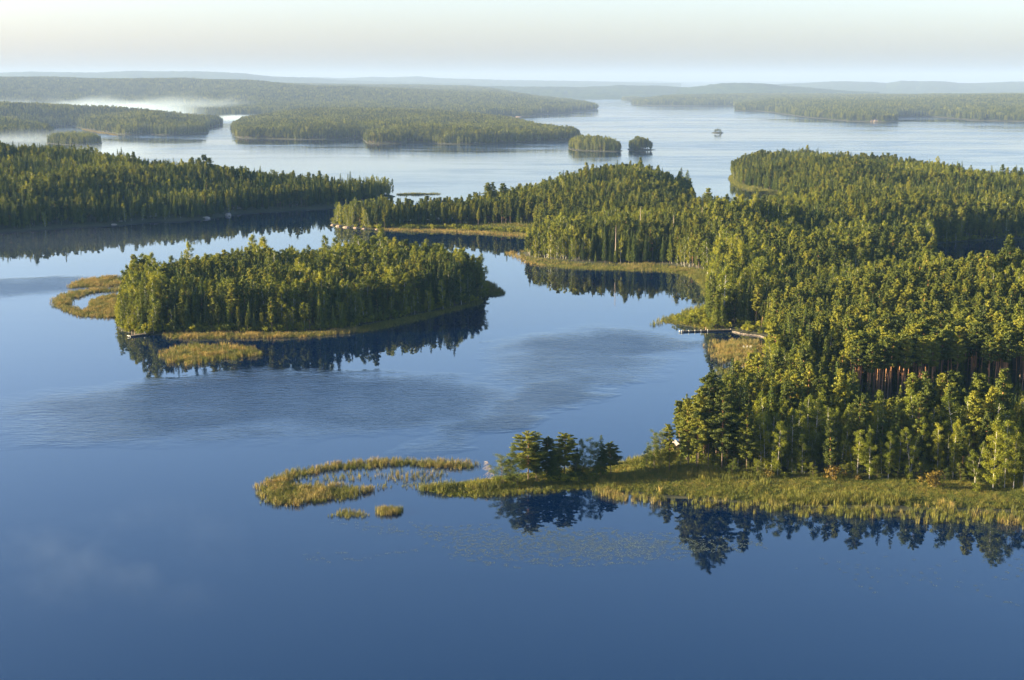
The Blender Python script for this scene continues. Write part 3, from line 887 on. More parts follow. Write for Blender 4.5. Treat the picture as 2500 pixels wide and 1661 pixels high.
for L_, st, b in ((LAND_MAIN, 4.0, ((-260, 330), (620, 2100))), (LAND_ISLE, 2.0, None), (LAND_WEST, 5.0, ((-900, 900), (0, 2200))), (LAND_STRIP, 2.0, None), (LAND_ISLET, 3.0, None),
                  (LAND_L1, 12.0, ((-1500, 0), (0, 9000))), (LAND_L2, 15.0, ((-2200, 0), (0, 9000))), (LAND_LONG, 10.0, None), (LAND_G1, 4.0, None), (LAND_G2, 4.0, None), (LAND_ROCK, 1.5, None),
                  (LAND_H, 40.0, ((-4500, 0), (2500, 20000))), (LAND_I, 25.0, ((0, 0), (3600, 20000))), (LAND_I2, 15.0, None), (LAND_I3, 12.0, None)):
    L_.mesh(st, b)

# ------------------------------------------------------------------ forests
def grid_points(L, sp, margin_px=(-250, 2700), dmin=3.0, yr=None, ymaxpx=None, seed=0, jit=.48):
    r = np.random.default_rng(seed + 900)
    lo, hi = L.poly.min(0), L.poly.max(0)
    if yr: lo[1] = max(lo[1], yr[0]); hi[1] = min(hi[1], yr[1])
    # keep only what the frustum (with margin) can see
    k0 = (margin_px[0] - W_PX / 2) / F_PX; k1 = (margin_px[1] - W_PX / 2) / F_PX
    lo[0] = max(lo[0], k0 * hi[1] * 1.05 - 50); hi[0] = min(hi[0], k1 * hi[1] * 1.05 + 50)
    xs = np.arange(lo[0], hi[0], sp); ys = np.arange(lo[1], hi[1], sp * .9)
    X, Y = np.meshgrid(xs, ys)
    X = X + (np.arange(len(ys)) % 2)[:, None] * sp / 2
    X = (X + r.uniform(-jit, jit, X.shape) * sp).ravel(); Y = (Y + r.uniform(-jit, jit, Y.shape) * sp).ravel()
    px, py, d = project(X, Y, np.zeros_like(X))
    k = (px > margin_px[0]) & (px < margin_px[1])
    X, Y = X[k], Y[k]
    d = L.sd(X, Y)
    k = d > dmin
    return X[k], Y[k], d[k], r

FOREST_ORDER = ['pine', 'spruce', 'birch', 'tall_pine', 'bush']
TREES = []      # arrays of near trees that compete to be individuals

def inpoly(poly, x, y):
    P = np.asarray(poly, float)
    return sdist(P, np.asarray(x, float), np.asarray(y, float)) > 0

def species(X, Y, r, pp, ps, pb, seed, wl=45.):
    n1 = fbm(X / wl, Y / wl, seed, 3); n2 = fbm(X / (wl * .8), Y / (wl * .8), seed + 7, 3)
    a = pp * np.exp((n1 - .5) * 8); b = ps * np.exp((n2 - .5) * 8); c = pb * np.exp(-(n1 + n2 - 1) * 8)
    u = r.random(len(X)) * (a + b + c)
    return np.where(u < a, 0, np.where(u < a + b, 1, 2))

def near_forest(L, sp, mix, hbase, hvar, seed, region, dmin=3.0, yr=None, zones=None, margin=(-250, 2700), wl=45.):
    X, Y, d, r = grid_points(L, sp, margin, dmin, yr, seed=seed)
    kind = species(X, Y, r, *mix, seed, wl)
    hn = fbm(X / 38, Y / 38, seed + 30, 3)
    H = (hbase + hvar * (hn - .5) * 2.2) * r.triangular(.55, .98, 1.2, len(X))
    H[kind == 2] *= .88
    und = r.random(len(X)) < .12          # young trees in the understorey
    H[und] *= .45
    em = r.random(len(X)) < .07           # old trees standing over the rest
    H[em] *= 1.22
    wdt = np.ones(len(X))
    keep = np.ones(len(X), bool)
    px, py, _ = project(X, Y, np.zeros_like(X))
    if zones: kind, H, keep, wdt = zones(X, Y, px, py, d, kind, H, r)
    Z = L.z(X, Y, d)
    TREES.append(dict(L=L, region=region, X=X[keep], Y=Y[keep], Z=Z[keep] - .15, kind=kind[keep], H=H[keep], W=wdt[keep], rot=r.uniform(0, 6.283, keep.sum()),
                      var=r.integers(0, 5, keep.sum()), tx=r.normal(0, .025, keep.sum()), d=d[keep]))

def zones_main(X, Y, px, py, d, kind, H, r):
    keep = np.ones(len(X), bool); W = np.ones(len(X))
    # open meadow and spit at the front: no forest there
    front = np.interp(px, [1000, 1560, 1640, 1690, 1800, 2000, 2200, 2330, 2400, 2500, 3000], [0, 0, 1098, 1148, 1160, 1165, 1168, 1172, 1180, 1185, 1200])
    keep &= ~((py > front) & (py > 900))
    # grass strips round the bays
    strip = inpoly([(1268, 606), (1288, 631), (1400, 643), (1500, 647), (1620, 649), (1750, 668), (1750, 700), (1250, 690), (1240, 606)], px, py)
    keep &= ~strip
    strip = inpoly([(950, 559), (1050, 556), (1150, 556), (1300, 560), (1330, 600), (930, 600)], px, py)
    keep &= ~strip
    keep &= ~inpoly([(1630, 750), (1722, 742), (1735, 800), (1640, 812)], px, py)
    keep &= ~inpoly([(1780, 795), (1880, 812), (1880, 835), (1780, 830)], px, py)
    # clearing with young trees, then the tall bare-stemmed pines
    young = inpoly([(2085, 1015), (2200, 1005), (2350, 995), (2600, 990), (2900, 1000), (2900, 1120), (2500, 1115), (2380, 1100), (2250, 1085), (2130, 1070)], px, py)
    H[young] *= .36; kind[young & (kind == 0)] = 1
    mid = inpoly([(1980, 940), (2060, 930), (2160, 1000), (2200, 1100), (2100, 1120), (1960, 1050)], px, py)
    H[mid] *= .75
    tall = inpoly([(2060, 975), (2200, 948), (2350, 925), (2600, 905), (2900, 900), (2900, 990), (2600, 990), (2350, 995), (2200, 1005), (2085, 1015)], px, py)
    kind[tall] = 3; H[tall] = r.uniform(22, 26, tall.sum())
    keep &= ~(tall & (r.random(len(X)) < .45))
    sw = tall & (r.random(len(X)) < .22); kind[sw] = 1; H[sw] *= r.uniform(.25, .6, sw.sum())
    # more birches round the cove
    b = inpoly([(1720, 560), (1790, 560), (1860, 640), (1900, 760), (1850, 820), (1740, 800), (1720, 680)], px, py) & (r.random(len(X)) < .3)
    kind[b] = 2
    # edge: birches and low scrub, pines on the left corner
    e = (py > 1120) & (py > 900) & (px > 1780) & (kind != 3)
    kind[e & (r.random(len(X)) < .5)] = 2
    H[e] *= r.uniform(.6, 1.1, e.sum())
    c = (px > 1640) & (px < 1800) & (py > 1000)
    kind[c & (kind == 2)] = 0
    # lower woods where the photo looks over young stands
    l = inpoly([(1400, 560), (1500, 545), (1720, 560), (1740, 640), (1500, 640), (1400, 620)], px, py)
    H[l] *= .85
    return kind, H, keep, W

def zones_isle(X, Y, px, py, d, kind, H, r):
    b = (px < 400) & (r.random(len(X)) < .6)
    kind[b] = 2; H[b] *= 1.12
    c = (px > 1120) & (r.random(len(X)) < .5)
    kind[c] = 2
    rear = (py < 715) & (r.random(len(X)) < .6); kind[rear] = 2; H[rear] *= 1.05
    front = (d < 7) & (py > 760); H[front] *= r.uniform(.35, .8, front.sum())
    return kind, H, np.ones(len(X), bool), np.where(kind == 2, 1.15, 1.0)

near_forest(LAND_MAIN, 3.5, (.46, .32, .22), 19.0, 5.0, 1, 'main', 3.0, (300, 1000), zones_main)
near_forest(LAND_MAIN, 4.2, (.38, .42, .20), 16.8, 4.0, 2, 'back', 3.0, (1000, 2200), zones_main, wl=70.)
near_forest(LAND_ISLE, 3.4, (.26, .40, .34), 18.0, 4.0, 3, 'isle', .5, None, zones_isle, wl=25.)
near_forest(LAND_WEST, 4.8, (.35, .55, .10), 17.0, 4.0, 4, 'west', 3.0, None, None, margin=(-500, 2700), wl=70.)

# --- choose the individuals: the 300 of each kind that show largest (painted front to back on a coarse grid)
allT = {k: np.concatenate([t[k] for t in TREES]) for k in ('X', 'Y', 'Z', 'kind', 'H', 'W', 'rot', 'var', 'tx', 'd')}
allT['reg'] = np.concatenate([np.full(len(t['X']), i) for i, t in enumerate(TREES)])
def visible_area(T):
    gx, gy = 500, 332
    buf = np.zeros((gy, gx), bool)
    order = np.argsort(T['Y'])
    x0, yb, dd = project(T['X'], T['Y'], T['Z']); _, yt, _ = project(T['X'], T['Y'], T['Z'] + T['H'])
    hw = np.where(T['kind'] == 3, 1.8, np.where(T['kind'] == 2, 2.0, 1.9)) * T['H'] / 20 * F_PX / dd
    low = np.where(T['kind'] == 3, .62, np.where(T['kind'] == 0, .4, .1))
    area = np.zeros(len(x0))
    for i in order:
        a = int((x0[i] - hw[i]) / 5); b = int((x0[i] + hw[i]) / 5) + 1
        c = int(yt[i] / 5); e = int((yb[i] + (yt[i] - yb[i]) * low[i]) / 5) + 1
        a, b, c, e = max(a, 0), min(b, gx), max(c, 0), min(e, gy)
        if a >= b or c >= e: continue
        sub = buf[c:e, a:b]
        area[i] = (~sub).sum()
        sub[:] = True
    return area
AREA = visible_area(allT)
chosen = np.zeros(len(AREA), bool)
KN = ['pine', 'spruce', 'birch', 'tall_pine']
used_by_hand = {'pine': 14, 'spruce': 6, 'birch': 24}
for grp, ids, cap in (('pine', (0, 3), 300 - 22), ('spruce', (1,), 300 - 10), ('birch', (2,), 300 - 30)):
    k = np.where(np.isin(allT['kind'], ids) & (AREA > 0))[0]
    k = k[np.argsort(-AREA[k])][:cap]
    chosen[k] = True

def place_tree(kind, var, X, Y, Z, H, W, rot, tilt=0.0, label=None, group=None, cat=None, name=None, tilt_y=0.0):
    mc, mt, _, H0 = PROTO[kind][var % len(PROTO[kind])]
    nm = name or {'tall_pine': 'pine_tree', 'pine': 'pine_tree', 'full_pine': 'pine_tree', 'spruce': 'spruce_tree', 'full_spruce': 'spruce_tree', 'birch': 'birch_tree', 'edge_birch': 'birch_tree', 'alder': 'alder_tree'}[kind]
    e = bpy.data.objects.new(nm, None); COL.objects.link(e)
    e.location = (X, Y, Z); e.rotation_euler = (tilt, tilt_y, rot)
    s = H / H0; e.scale = (s * W, s * W, s)
    c = bpy.data.objects.new('crown', mc); t = bpy.data.objects.new('trunk', mt)
    for o in (c, t): COL.objects.link(o); o.parent = e
    tag(e, label, cat or 'tree', group)
    return e

def where_is(kind, reg, px, py):
    if reg == 0:
        if py > 1115: return 'on the forest edge above the meadow'
        if px > 2060 and py > 1000: return 'in the young growth at the right'
        if px > 2060 and py > 900: return 'of the bare-stemmed stand'
        if px < 1800 and py > 950: return 'in the grove beside the boathouse'
        if py > 900: return 'on the slope left of the bare-stemmed stand'
        if py > 800: return 'in the woods right of the stone shore'
        if px < 1560: return 'on the headland mirrored in the bay'
        if px < 1900: return 'behind the cove with the long jetty'
        return 'on the slope below the shaded pond'
    if reg == 1: return 'in the woods behind the headland' if px < 1800 else 'on the wooded point behind the pond'
    if reg == 2:
        if px < 450: return 'at the dock end of the middle island'
        if py < 715: return 'on the rear edge of the middle island'
        return 'at the reedy tip of the middle island' if px > 1080 else 'on the shaded front of the middle island'
    return 'on the dark point at the left'
ORD = ['first', 'second', 'third', 'fourth', 'fifth', 'sixth', 'seventh', 'eighth', 'ninth', 'tenth', 'eleventh', 'twelfth', 'thirteenth', 'fourteenth', 'fifteenth', 'sixteenth', 'seventeenth', 'eighteenth', 'nineteenth', 'twentieth']
ROW = ['front'] + ORD[1:]

pxs, pys, _ = project(allT['X'], allT['Y'], allT['Z'])
bins = {}
for i in np.where(chosen)[0]:
    k = int(allT['kind'][i]); wh = where_is(k, int(allT['reg'][i]), pxs[i], pys[i])
    bins.setdefault((k, wh), []).append(i)
for (k, wh), ids in bins.items():
    ids.sort(key=lambda i: -pys[i])
    nm = ['dark-crowned pine', 'pointed spruce', 'yellow-green birch', 'bare-trunked pine'][k]
    gp = ['pines', 'spruces', 'birches', 'tall pines'][k] + ' ' + wh
    nrow = max(1, math.ceil(len(ids) / 9)); per = math.ceil(len(ids) / nrow)
    for rw in range(nrow):
        row = sorted(ids[rw * per:(rw + 1) * per], key=lambda i: pxs[i])
        for j, i in enumerate(row):
            lb = (f'{ORD[j]} {nm} from the left, {ROW[rw]} row, {wh}' if len(row) > 1 or nrow > 1 else f'single {nm} {wh}')
            place_tree(KN[k], int(allT['var'][i]), allT['X'][i], allT['Y'][i], allT['Z'][i], allT['H'][i], allT['W'][i], allT['rot'][i], allT['tx'][i], lb, gp)
names = [('mainland_wood', 'the other trees of the mainland wood from the meadow to the pond'), ('rear_wood', 'woods of the rear mainland between the headland and the open lake'),
         ('island_wood', 'remaining trees filling the island in the middle of the bay'), ('point_wood', 'dense shaded conifers covering the dark point at the left')]
H0s = np.array([20, 20, 18, 20.0])
for ri, (nm, lb) in enumerate(names):
    k = (allT['reg'] == ri) & ~chosen
    n = k.sum()
    s = allT['H'][k] / H0s[allT['kind'][k]]
    scatter(nm, FOREST_ORDER, np.stack([allT['X'][k], allT['Y'][k], allT['Z'][k]], 1), allT['kind'][k],
            allT['var'][k] % np.where(allT['kind'][k] == 3, 3, 5),
            np.stack([allT['tx'][k], np.zeros(n), allT['rot'][k]], 1), np.stack([s * allT['W'][k] * 1.05, s * allT['W'][k] * 1.05, s], 1), lb)
# scrub under the trees near the shores
def scrub(L, sp, name, label, yr=None, dm=(0.5, 12), seed=5, prob=.5, zone=None, hs=(.5, 1.3)):
    X, Y, d, r = grid_points(L, sp, (-200, 2650), dm[0], yr, seed=seed)
    px, py, _ = project(X, Y, X * 0)
    k = (d < dm[1]) & (r.random(len(X)) < prob)
    if zone: k &= zone(px, py)
    X, Y, d = X[k], Y[k], d[k]; n = len(X); s = r.uniform(*hs, n)
    scatter(name, ['bush'], np.stack([X, Y, L.z(X, Y, d)], 1), np.zeros(n), r.integers(0, 3, n), np.stack([np.zeros(n), np.zeros(n), r.uniform(0, 6.28, n)], 1),
            np.stack([s * r.uniform(.9, 1.4, n), s, s], 1), label, 'scrub')
scrub(LAND_ISLE, 2.4, 'island_scrub', 'low bushes along the shore of the middle island', None, (.3, 8), 6, .8, hs=(.6, 1.7))
scrub(LAND_MAIN, 3.0, 'shore_scrub', 'low bushes along the wooded shores round the bay', (560, 1300), (1.5, 12), 7, .6, lambda px, py: (px > 800) & ~((py > 620) & (py < 680) & (px < 1720)))
scrub(LAND_MAIN, 2.6, 'forest_edge_scrub', 'dark undergrowth at the foot of the forest above the meadow', (300, 520), (2, 300), 8, .55, lambda px, py: (px > 1690) & (py > 1040) & (py < np.interp(px, [1690, 2000, 2200, 2400, 2500], [1150, 1166, 1168, 1180, 1186])))

# --- far woods: clumps
def far_wood(L, sp, name, label, seed, hs=(.8, 1.15), dmin=6, yr=None, only=('cluster',), keepf=None):
    X, Y, d, r = grid_points(L, sp, (-150, 2650), dmin, yr, seed=seed)
    if keepf is not None:
        k = keepf(*project(X, Y, X * 0)[:2]); X, Y, d = X[k], Y[k], d[k]
    n = len(X)
    hn = fbm(X / (sp * 8), Y / (sp * 8), seed, 3)
    s = r.uniform(*hs, n) * (.85 + .35 * hn)
    scatter(name, ['cluster'], np.stack([X, Y, L.z(X, Y, d) - .3], 1), np.zeros(n), r.integers(0, 4, n),
            np.stack([np.zeros(n), np.zeros(n), r.uniform(0, 6.28, n)], 1), np.stack([s, s, s], 1), label)
    return n
def single_wood(L, sp, mix, hb, hv, name, label, seed, dmin=2, wl=60, kindover=None):
    X, Y, d, r = grid_points(L, sp, (-150, 2650), dmin, None, seed=seed)
    kind = species(X, Y, r, *mix, seed, wl); n = len(X)
    if kindover: kind = kindover(X, Y, kind, r)
    H = (hb + hv * (fbm(X / 50, Y / 50, seed + 3, 3) - .5) * 2) * r.triangular(.6, .95, 1.2, n) * (.62 + .38 * np.clip(d / 14, 0, 1))
    s = H / H0s[kind]
    scatter(name, FOREST_ORDER, np.stack([X, Y, L.z(X, Y, d) - .2], 1), kind, r.integers(0, 5, n), np.stack([np.zeros(n), np.zeros(n), r.uniform(0, 6.28, n)], 1),
            np.stack([s * 1.2, s * 1.2, s], 1), label)
single_wood(LAND_ISLET, 5.0, (.3, .2, .5), 17, 2, 'islet_wood', 'sunlit mixed trees on the bright islet in the mist', 61)
single_wood(LAND_G1, 5.0, (.2, .1, .7), 18, 2, 'islet_wood', 'leafy sunlit trees on the flat islet right of the long island', 62)
single_wood(LAND_G2, 5.0, (.6, .2, .2), 20, 2, 'islet_wood', 'round dense trees on the small islet with the thin tail', 63, dmin=3)
single_wood(LAND_L1, 6.0, (.4, .5, .1), 19, 3, 'headland_wood', 'dark trees on the headland left of the bright islet', 64)
single_wood(LAND_LONG, 6.0, (.5, .3, .2), 19, 3, 'long_island_wood', 'mixed conifers covering the long island in the middle of the lake', 65)
single_wood(LAND_L2, 7.0, (.4, .35, .25), 19, 3, 'peninsula_wood', 'mixed trees on the peninsula with the pale beacon', 66)
far_wood(LAND_I, 17, 'shore_wood', 'hazy forest along the right shore with the granite slab', 67, (.85, 1.2))
far_wood(LAND_I2, 15, 'islet_chain_wood', 'hazy trees on the chain of islets before the right hill', 68)
far_wood(LAND_I3, 13, 'islet_wood', 'hazy trees on the leftmost islet of the far chain', 69)
far_wood(LAND_H, 19, 'ridge_wood', 'hazy forest covering the broad ridge on the left', 70, (.9, 1.25))

# ------------------------------------------------------------------ air
def haze_box():
    mb = MB()
    x0, x1, y0, y1, z0, z1 = -16000, 16000, -400, 30500, -6, 330
    mb.box(((x0 + x1) / 2, (y0 + y1) / 2, (z0 + z1) / 2), (x1 - x0, y1 - y0, z1 - z0))
    m, t, o = newmat('haze_air')
    v = N(t, 'ShaderNodeVolumePrincipled')
    v.inputs['Color'].default_value = (.18, .35, .64, 1)
    v.inputs['Density'].default_value = HAZE
    v.inputs['Anisotropy'].default_value = .0
    t.links.new(v.outputs[0], o.inputs['Volume'])
    ob = mb.build('haze', m)
    tag(ob, None, kind='stuff')
HAZE = 3.4e-5
haze_box()
mb = MB(); mb.box((0, 15850, 146), (31900, 28700, 300))  # second haze box, added only to pale the far shores and hills
m, t, o_ = newmat('far_haze')
v_ = N(t, 'ShaderNodeVolumePrincipled')
v_.inputs['Color'].default_value = (.39, .43, .55, 1)
v_.inputs['Density'].default_value = 4.2e-5
t.links.new(v_.outputs[0], o_.inputs['Volume'])
tag(mb.build('mist', m), 'added even haze that pales everything beyond the wooded points', 'mist', kind='stuff')
def mist(loc, dim, dens, nscale, label, thr=.45, seed=0.0, stretch=(1, 1, 1), rz=0.0):
    """soft drifting mist: density fades to nothing at every side of its box"""
    mb = MB(); mb.box((0, 0, dim[2] / 2), dim)
    m, t, o = newmat('mist')
    tc = N(t, 'ShaderNodeTexCoord'); mp = N(t, 'ShaderNodeMapping')
    mp.inputs['Scale'].default_value = stretch; mp.inputs['Location'].default_value = (seed, seed * 2, 0)
    t.links.new(tc.outputs['Object'], mp.inputs[0])
    no = N(t, 'ShaderNodeTexNoise', i_Scale=nscale, i_Detail=3.0, i_Roughness=.55)
    t.links.new(mp.outputs[0], no.inputs['Vector'])
    sp = N(t, 'ShaderNodeSeparateXYZ'); t.links.new(tc.outputs['Generated'], sp.inputs[0])
    def bell(v):      # 4x(1-x), squared off
        return math_n(t, 'MULTIPLY', math_n(t, 'MULTIPLY', v, math_n(t, 'SUBTRACT', 1.0, v)), 4.0, True)
    f = math_n(t, 'MULTIPLY', bell(sp.outputs[0]), bell(sp.outputs[1]))
    h = math_n(t, 'SUBTRACT', 1.0, sp.outputs[2], True)
    # the top billows: noise minus height
    k = math_n(t, 'SUBTRACT', no.outputs[0], math_n(t, 'MULTIPLY_ADD', sp.outputs[2], .42))
    t.nodes[-2].inputs[2].default_value = thr - .2
    k = math_n(t, 'MULTIPLY', math_n(t, 'MAXIMUM', k, 0.0), 5.0, True)
    d = math_n(t, 'MULTIPLY', math_n(t, 'MULTIPLY', math_n(t, 'MULTIPLY', k, f), h), dens)
    v = N(t, 'ShaderNodeVolumePrincipled'); v.inputs['Color'].default_value = (.72, .86, 1, 1)
    t.links.new(d, v.inputs['Density']); t.links.new(v.outputs[0], o.inputs['Volume'])
    ob = mb.build('mist', m); ob.location = loc; ob.rotation_euler = (0, 0, rz)
    tag(ob, label, 'mist', kind='stuff')
def mist_px(xl, xr, yn, yf, h, *a, **k):
    xa, ya = ground(xl, yn); xb, _ = ground(xr, yn); _, yb = ground(xl, yf)
    xc = ground(xl, yf)[0]; xd = ground(xr, yf)[0]
    x0 = (xa + xc) / 2; x1 = (xb + xd) / 2
    mist(((x0 + x1) / 2, (ya + yb) / 2, .3), (x1 - x0, yb - ya, h), *a, **k)
mist_px(-260, 620, 286, 273, 85, .0028, .006, 'long white mist bank before the broad ridge on the left', thr=.43, stretch=(1, .5, 2))
mist_px(-160, 210, 352, 341, 30, .004, .012, 'mist at the foot of the dark headland on the left', thr=.42, seed=3.0)
mist_px(120, 420, 392, 353, 16, .0014, .012, 'faint mist on the water behind the dark point', thr=.40, seed=7.0)
mist_px(-250, 560, 640, 556, 9, .0005, .02, 'thin morning mist on the water below the dark point', thr=.42, seed=9.0)
mist_px(-150, 620, 1560, 1230, 9, .0026, .045, 'torn wisps of mist over the near water at the lower left', thr=.58, seed=14.0, stretch=(1, .6, 1), rz=.25)
mist_px(520, 620, 296, 284, 14, .006, .02, 'small mist patch in the channel beside the long island', thr=.36, seed=17.0)

# ------------------------------------------------------------------ reeds, grass, lily pads
def cover(name, kinds, polys, sp, label, cat, seed, edge=1.0, z=0.0, land=None, size=(.8, 1.15), weights=None, thin=0.0, patch=8., holes=()):
    """tufts over one or more areas given by waterline points"""
    r = np.random.default_rng(seed)
    PX, PY, KD, SC = [], [], [], []
    for poly in polys:
        W = catmull([ground(*p) for p in poly], True, 4)
        lo, hi = W.min(0), W.max(0)
        xs = np.arange(lo[0], hi[0], sp); ys = np.arange(lo[1], hi[1], sp)
        X, Y = np.meshgrid(xs, ys)
        X = (X + r.uniform(-.5, .5, X.shape) * sp).ravel(); Y = (Y + r.uniform(-.5, .5, Y.shape) * sp).ravel()
        d = sdist(W, X, Y) + (fbm(X / patch, Y / patch, seed, 3) - .5) * 2.5 * edge
        k = d > 0
        for h in holes:
            hw = catmull([ground(*p) for p in h], True, 4)
            k &= sdist(hw, X, Y) < (fbm(X / 5, Y / 5, seed + 1, 2) - .5) * 3
        pr = np.clip(.10 + d / (3.2 * edge + .6), 0, 1) * (1 - thin * (fbm(X / patch, Y / patch, seed + 4, 3) > .5))
        if thin < 0: pr = pr * -thin
        k &= r.random(len(X)) < pr
        X, Y = X[k], Y[k]
        PX.append(X); PY.append(Y)
    X = np.concatenate(PX); Y = np.concatenate(PY); n = len(X)
    Z = np.full(n, z) if land is None else np.maximum(land.z(X, Y), z)
    nn = fbm(X / patch, Y / patch, seed + 8, 3)
    w = np.array(weights or [1] * len(kinds), float); cw = np.cumsum(w / w.sum())
    KD = np.searchsorted(cw, np.clip(nn * 1.4 - .2 + r.normal(0, .12, n), 0, .999))
    s = r.uniform(*size, n) * (.65 + .7 * nn)
    return scatter(name, kinds, np.stack([X, Y, Z], 1), KD, r.integers(0, 3, n), np.stack([np.zeros(n), np.zeros(n), r.uniform(0, 6.28, n)], 1), np.stack([s, s, s], 1), label, cat)

# spit and its reed ring
ring_out = [(1168, 1136), (1120, 1127), (1000, 1122), (900, 1124), (800, 1136), (700, 1152), (645, 1174), (618, 1200), (625, 1222), (650, 1234), (700, 1238), (760, 1230), (850, 1222), (905, 1206), (912, 1195), (840, 1186), (775, 1184), (738, 1178), (748, 1167), (790, 1155), (880, 1145), (1000, 1143), (1110, 1148), (1160, 1143)]
cover('reeds', ['reed_green', 'reed', 'reed_gold'], [ring_out], .6, 'golden horseshoe of reeds in the water off the tip of the spit', 'reeds', 21, 1.7, weights=[2.2, 2, .8], size=(.6, 1.0), patch=4)
cover('reeds', ['reed_green', 'reed'], [[(740, 1170), (800, 1158), (900, 1150), (1050, 1150), (1120, 1160), (1110, 1178), (1000, 1180), (850, 1182), (760, 1180)]], 1.5, 'sparse reeds standing in the still water inside the horseshoe', 'reeds', 22, 1.5, thin=.7, size=(.55, .8))
cover('reeds', ['reed_green', 'reed'], [[(895, 1188), (980, 1177), (1060, 1180), (1100, 1190), (1010, 1196), (930, 1200)]], .75, 'thin line of low sedge between horseshoe and spit', 'reeds', 23, 1.2, thin=.6, size=(.3, .5))
cover('reeds', ['reed_green', 'reed'], [[(798, 1262), (830, 1246), (870, 1248), (905, 1260), (890, 1266), (830, 1268)]], .6, 'pale small reed clump in front of the horseshoe', 'reeds', 24, .9, size=(.5, .8))
cover('reeds', ['reed_green', 'reed'], [[(920, 1259), (925, 1243), (980, 1243), (984, 1257), (950, 1261)]], .5, 'dark compact reed clump right of the pale one', 'reeds', 25, .4, size=(.7, .95))
cover('grass', ['grass', 'reed_green'], [[(1022, 1198), (1080, 1186), (1200, 1168), (1300, 1154), (1440, 1145), (1500, 1134), (1560, 1121), (1610, 1104), (1670, 1100), (1700, 1140), (1800, 1158), (2000, 1164), (2200, 1168), (2330, 1174), (2500, 1184), (2700, 1195), (2700, 1262), (2500, 1250), (2200, 1240), (1900, 1232), (1650, 1215), (1480, 1200), (1300, 1194), (1150, 1208)]], .62,
      'green and straw meadow grass along the near shore and spit', 'grass', 26, .5, land=LAND_MAIN, weights=[3, 1], size=(.8, 1.25), patch=14)
cover('reeds', ['reed_green', 'reed', 'reed_gold'], [[(1440, 1198), (1500, 1192), (1600, 1205), (1800, 1222), (2000, 1232), (2200, 1236), (2400, 1240), (2700, 1250), (2700, 1308), (2500, 1290), (2350, 1282), (2200, 1276), (2000, 1266), (1850, 1254), (1700, 1244), (1600, 1234), (1530, 1228), (1490, 1212)]], 0.8,
      'tall green reed belt in the water along the near meadow', 'reeds', 27, 5.0, land=LAND_MAIN, weights=[3, 1.3, .5], size=(.75, 1.2), thin=.55, patch=5)
cover('reeds', ['reed_green', 'grass'], [[(1035, 1200), (1100, 1198), (1250, 1198), (1400, 1190), (1410, 1200), (1300, 1207), (1200, 1216), (1100, 1215)]], .6, 'bright green sedge fringe along the front of the spit', 'sedge', 28, .8, land=LAND_MAIN, size=(.6, .9))
cover('reeds', ['reed_gold', 'reed'], [[(1440, 1200), (1480, 1196), (1530, 1212), (1540, 1228), (1490, 1220)]], .6, 'gold reeds where the spit joins the reed belt', 'reeds', 29, .8, size=(.7, .9))
# middle island
cover('reeds', ['reed_green', 'reed', 'reed_gold'], [[(170, 703), (180, 688), (230, 680), (292, 676), (294, 700), (230, 702)]], .75, 'rust-gold reed bed behind the left end of the middle island', 'reeds', 31, 2.2, size=(.7, 1.1), patch=5)
cover('reeds', ['reed_green', 'reed', 'reed_gold'], [[(294, 705), (220, 706), (165, 714), (125, 733), (135, 752), (175, 768), (215, 776), (290, 778), (300, 772), (292, 722), (235, 728), (215, 742), (205, 757), (180, 745), (195, 728), (240, 716), (290, 714)]], .75, 'curved golden reed bed off the bright end of the middle island', 'reeds', 32, 2.0, size=(.6, 1.1), patch=4, weights=[1.3, 2, .8])
cover('reeds', ['reed_green', 'reed'], [[(215, 742), (240, 726), (296, 720), (300, 780), (320, 808), (300, 808), (280, 776), (225, 768)]], .8, 'green sedge beside the bright end of the middle island', 'reeds', 33, 1.0, size=(.5, .9))
cover('reeds', ['reed', 'reed_green', 'reed_gold'], [[(388, 868), (400, 852), (450, 843), (520, 842), (590, 846), (640, 858), (636, 872), (600, 876), (540, 884), (470, 892), (400, 888)]], .8, 'loose reed bed standing in the water before the middle island', 'reeds', 34, 2.6, thin=.55, size=(.8, 1.25), patch=4)
cover('reeds', ['reed_green', 'reed', 'reed_gold'], [[(395, 816), (440, 812), (520, 813), (640, 814), (760, 811), (870, 800), (880, 812), (760, 824), (640, 828), (520, 830), (420, 828)]], .7, 'golden reed fringe along the front of the middle island', 'reeds', 35, 1.5, size=(.5, 1.05), patch=4)
cover('reeds', ['reed_green'], [[(860, 802), (950, 782), (1050, 763), (1120, 747), (1170, 733), (1180, 742), (1120, 760), (1040, 782), (950, 802), (880, 814)]], .8, 'shaded sedge along the right front of the middle island', 'reeds', 36, .8, size=(.5, .8))
cover('reeds', ['reed_green', 'reed'], [[(1160, 684), (1200, 690), (1225, 708), (1238, 718), (1215, 724), (1175, 728), (1160, 740)]], .8, 'dark reed spit off the right tip of the middle island', 'reeds', 37, 1.4, size=(.7, 1.0))
# headland bay
cover('reeds', ['reed_green', 'grass', 'reed'], [[(1278, 612), (1290, 628), (1400, 643), (1500, 647), (1620, 650), (1750, 668), (1752, 682), (1700, 672), (1600, 664), (1450, 660), (1340, 653), (1290, 642), (1270, 622)]], .9, 'green grass strip along the bay below the headland', 'grass', 41, 1.0, land=LAND_MAIN, size=(.6, .9))
cover('reeds', ['reed', 'reed_gold'], [[(1230, 618), (1262, 612), (1285, 628), (1330, 648), (1300, 648), (1255, 634)]], 1.3, 'thin pale reeds off the corner of the headland', 'reeds', 42, 1.5, thin=.6, size=(.5, .8))
cover('reeds', ['grass', 'reed_green'], [[(1560, 652), (1650, 656), (1745, 668), (1745, 690), (1735, 720), (1728, 760), (1700, 690), (1640, 668)]], .9, 'grass round the dark head of the bay', 'grass', 43, 1.0, land=LAND_MAIN, size=(.6, .9))
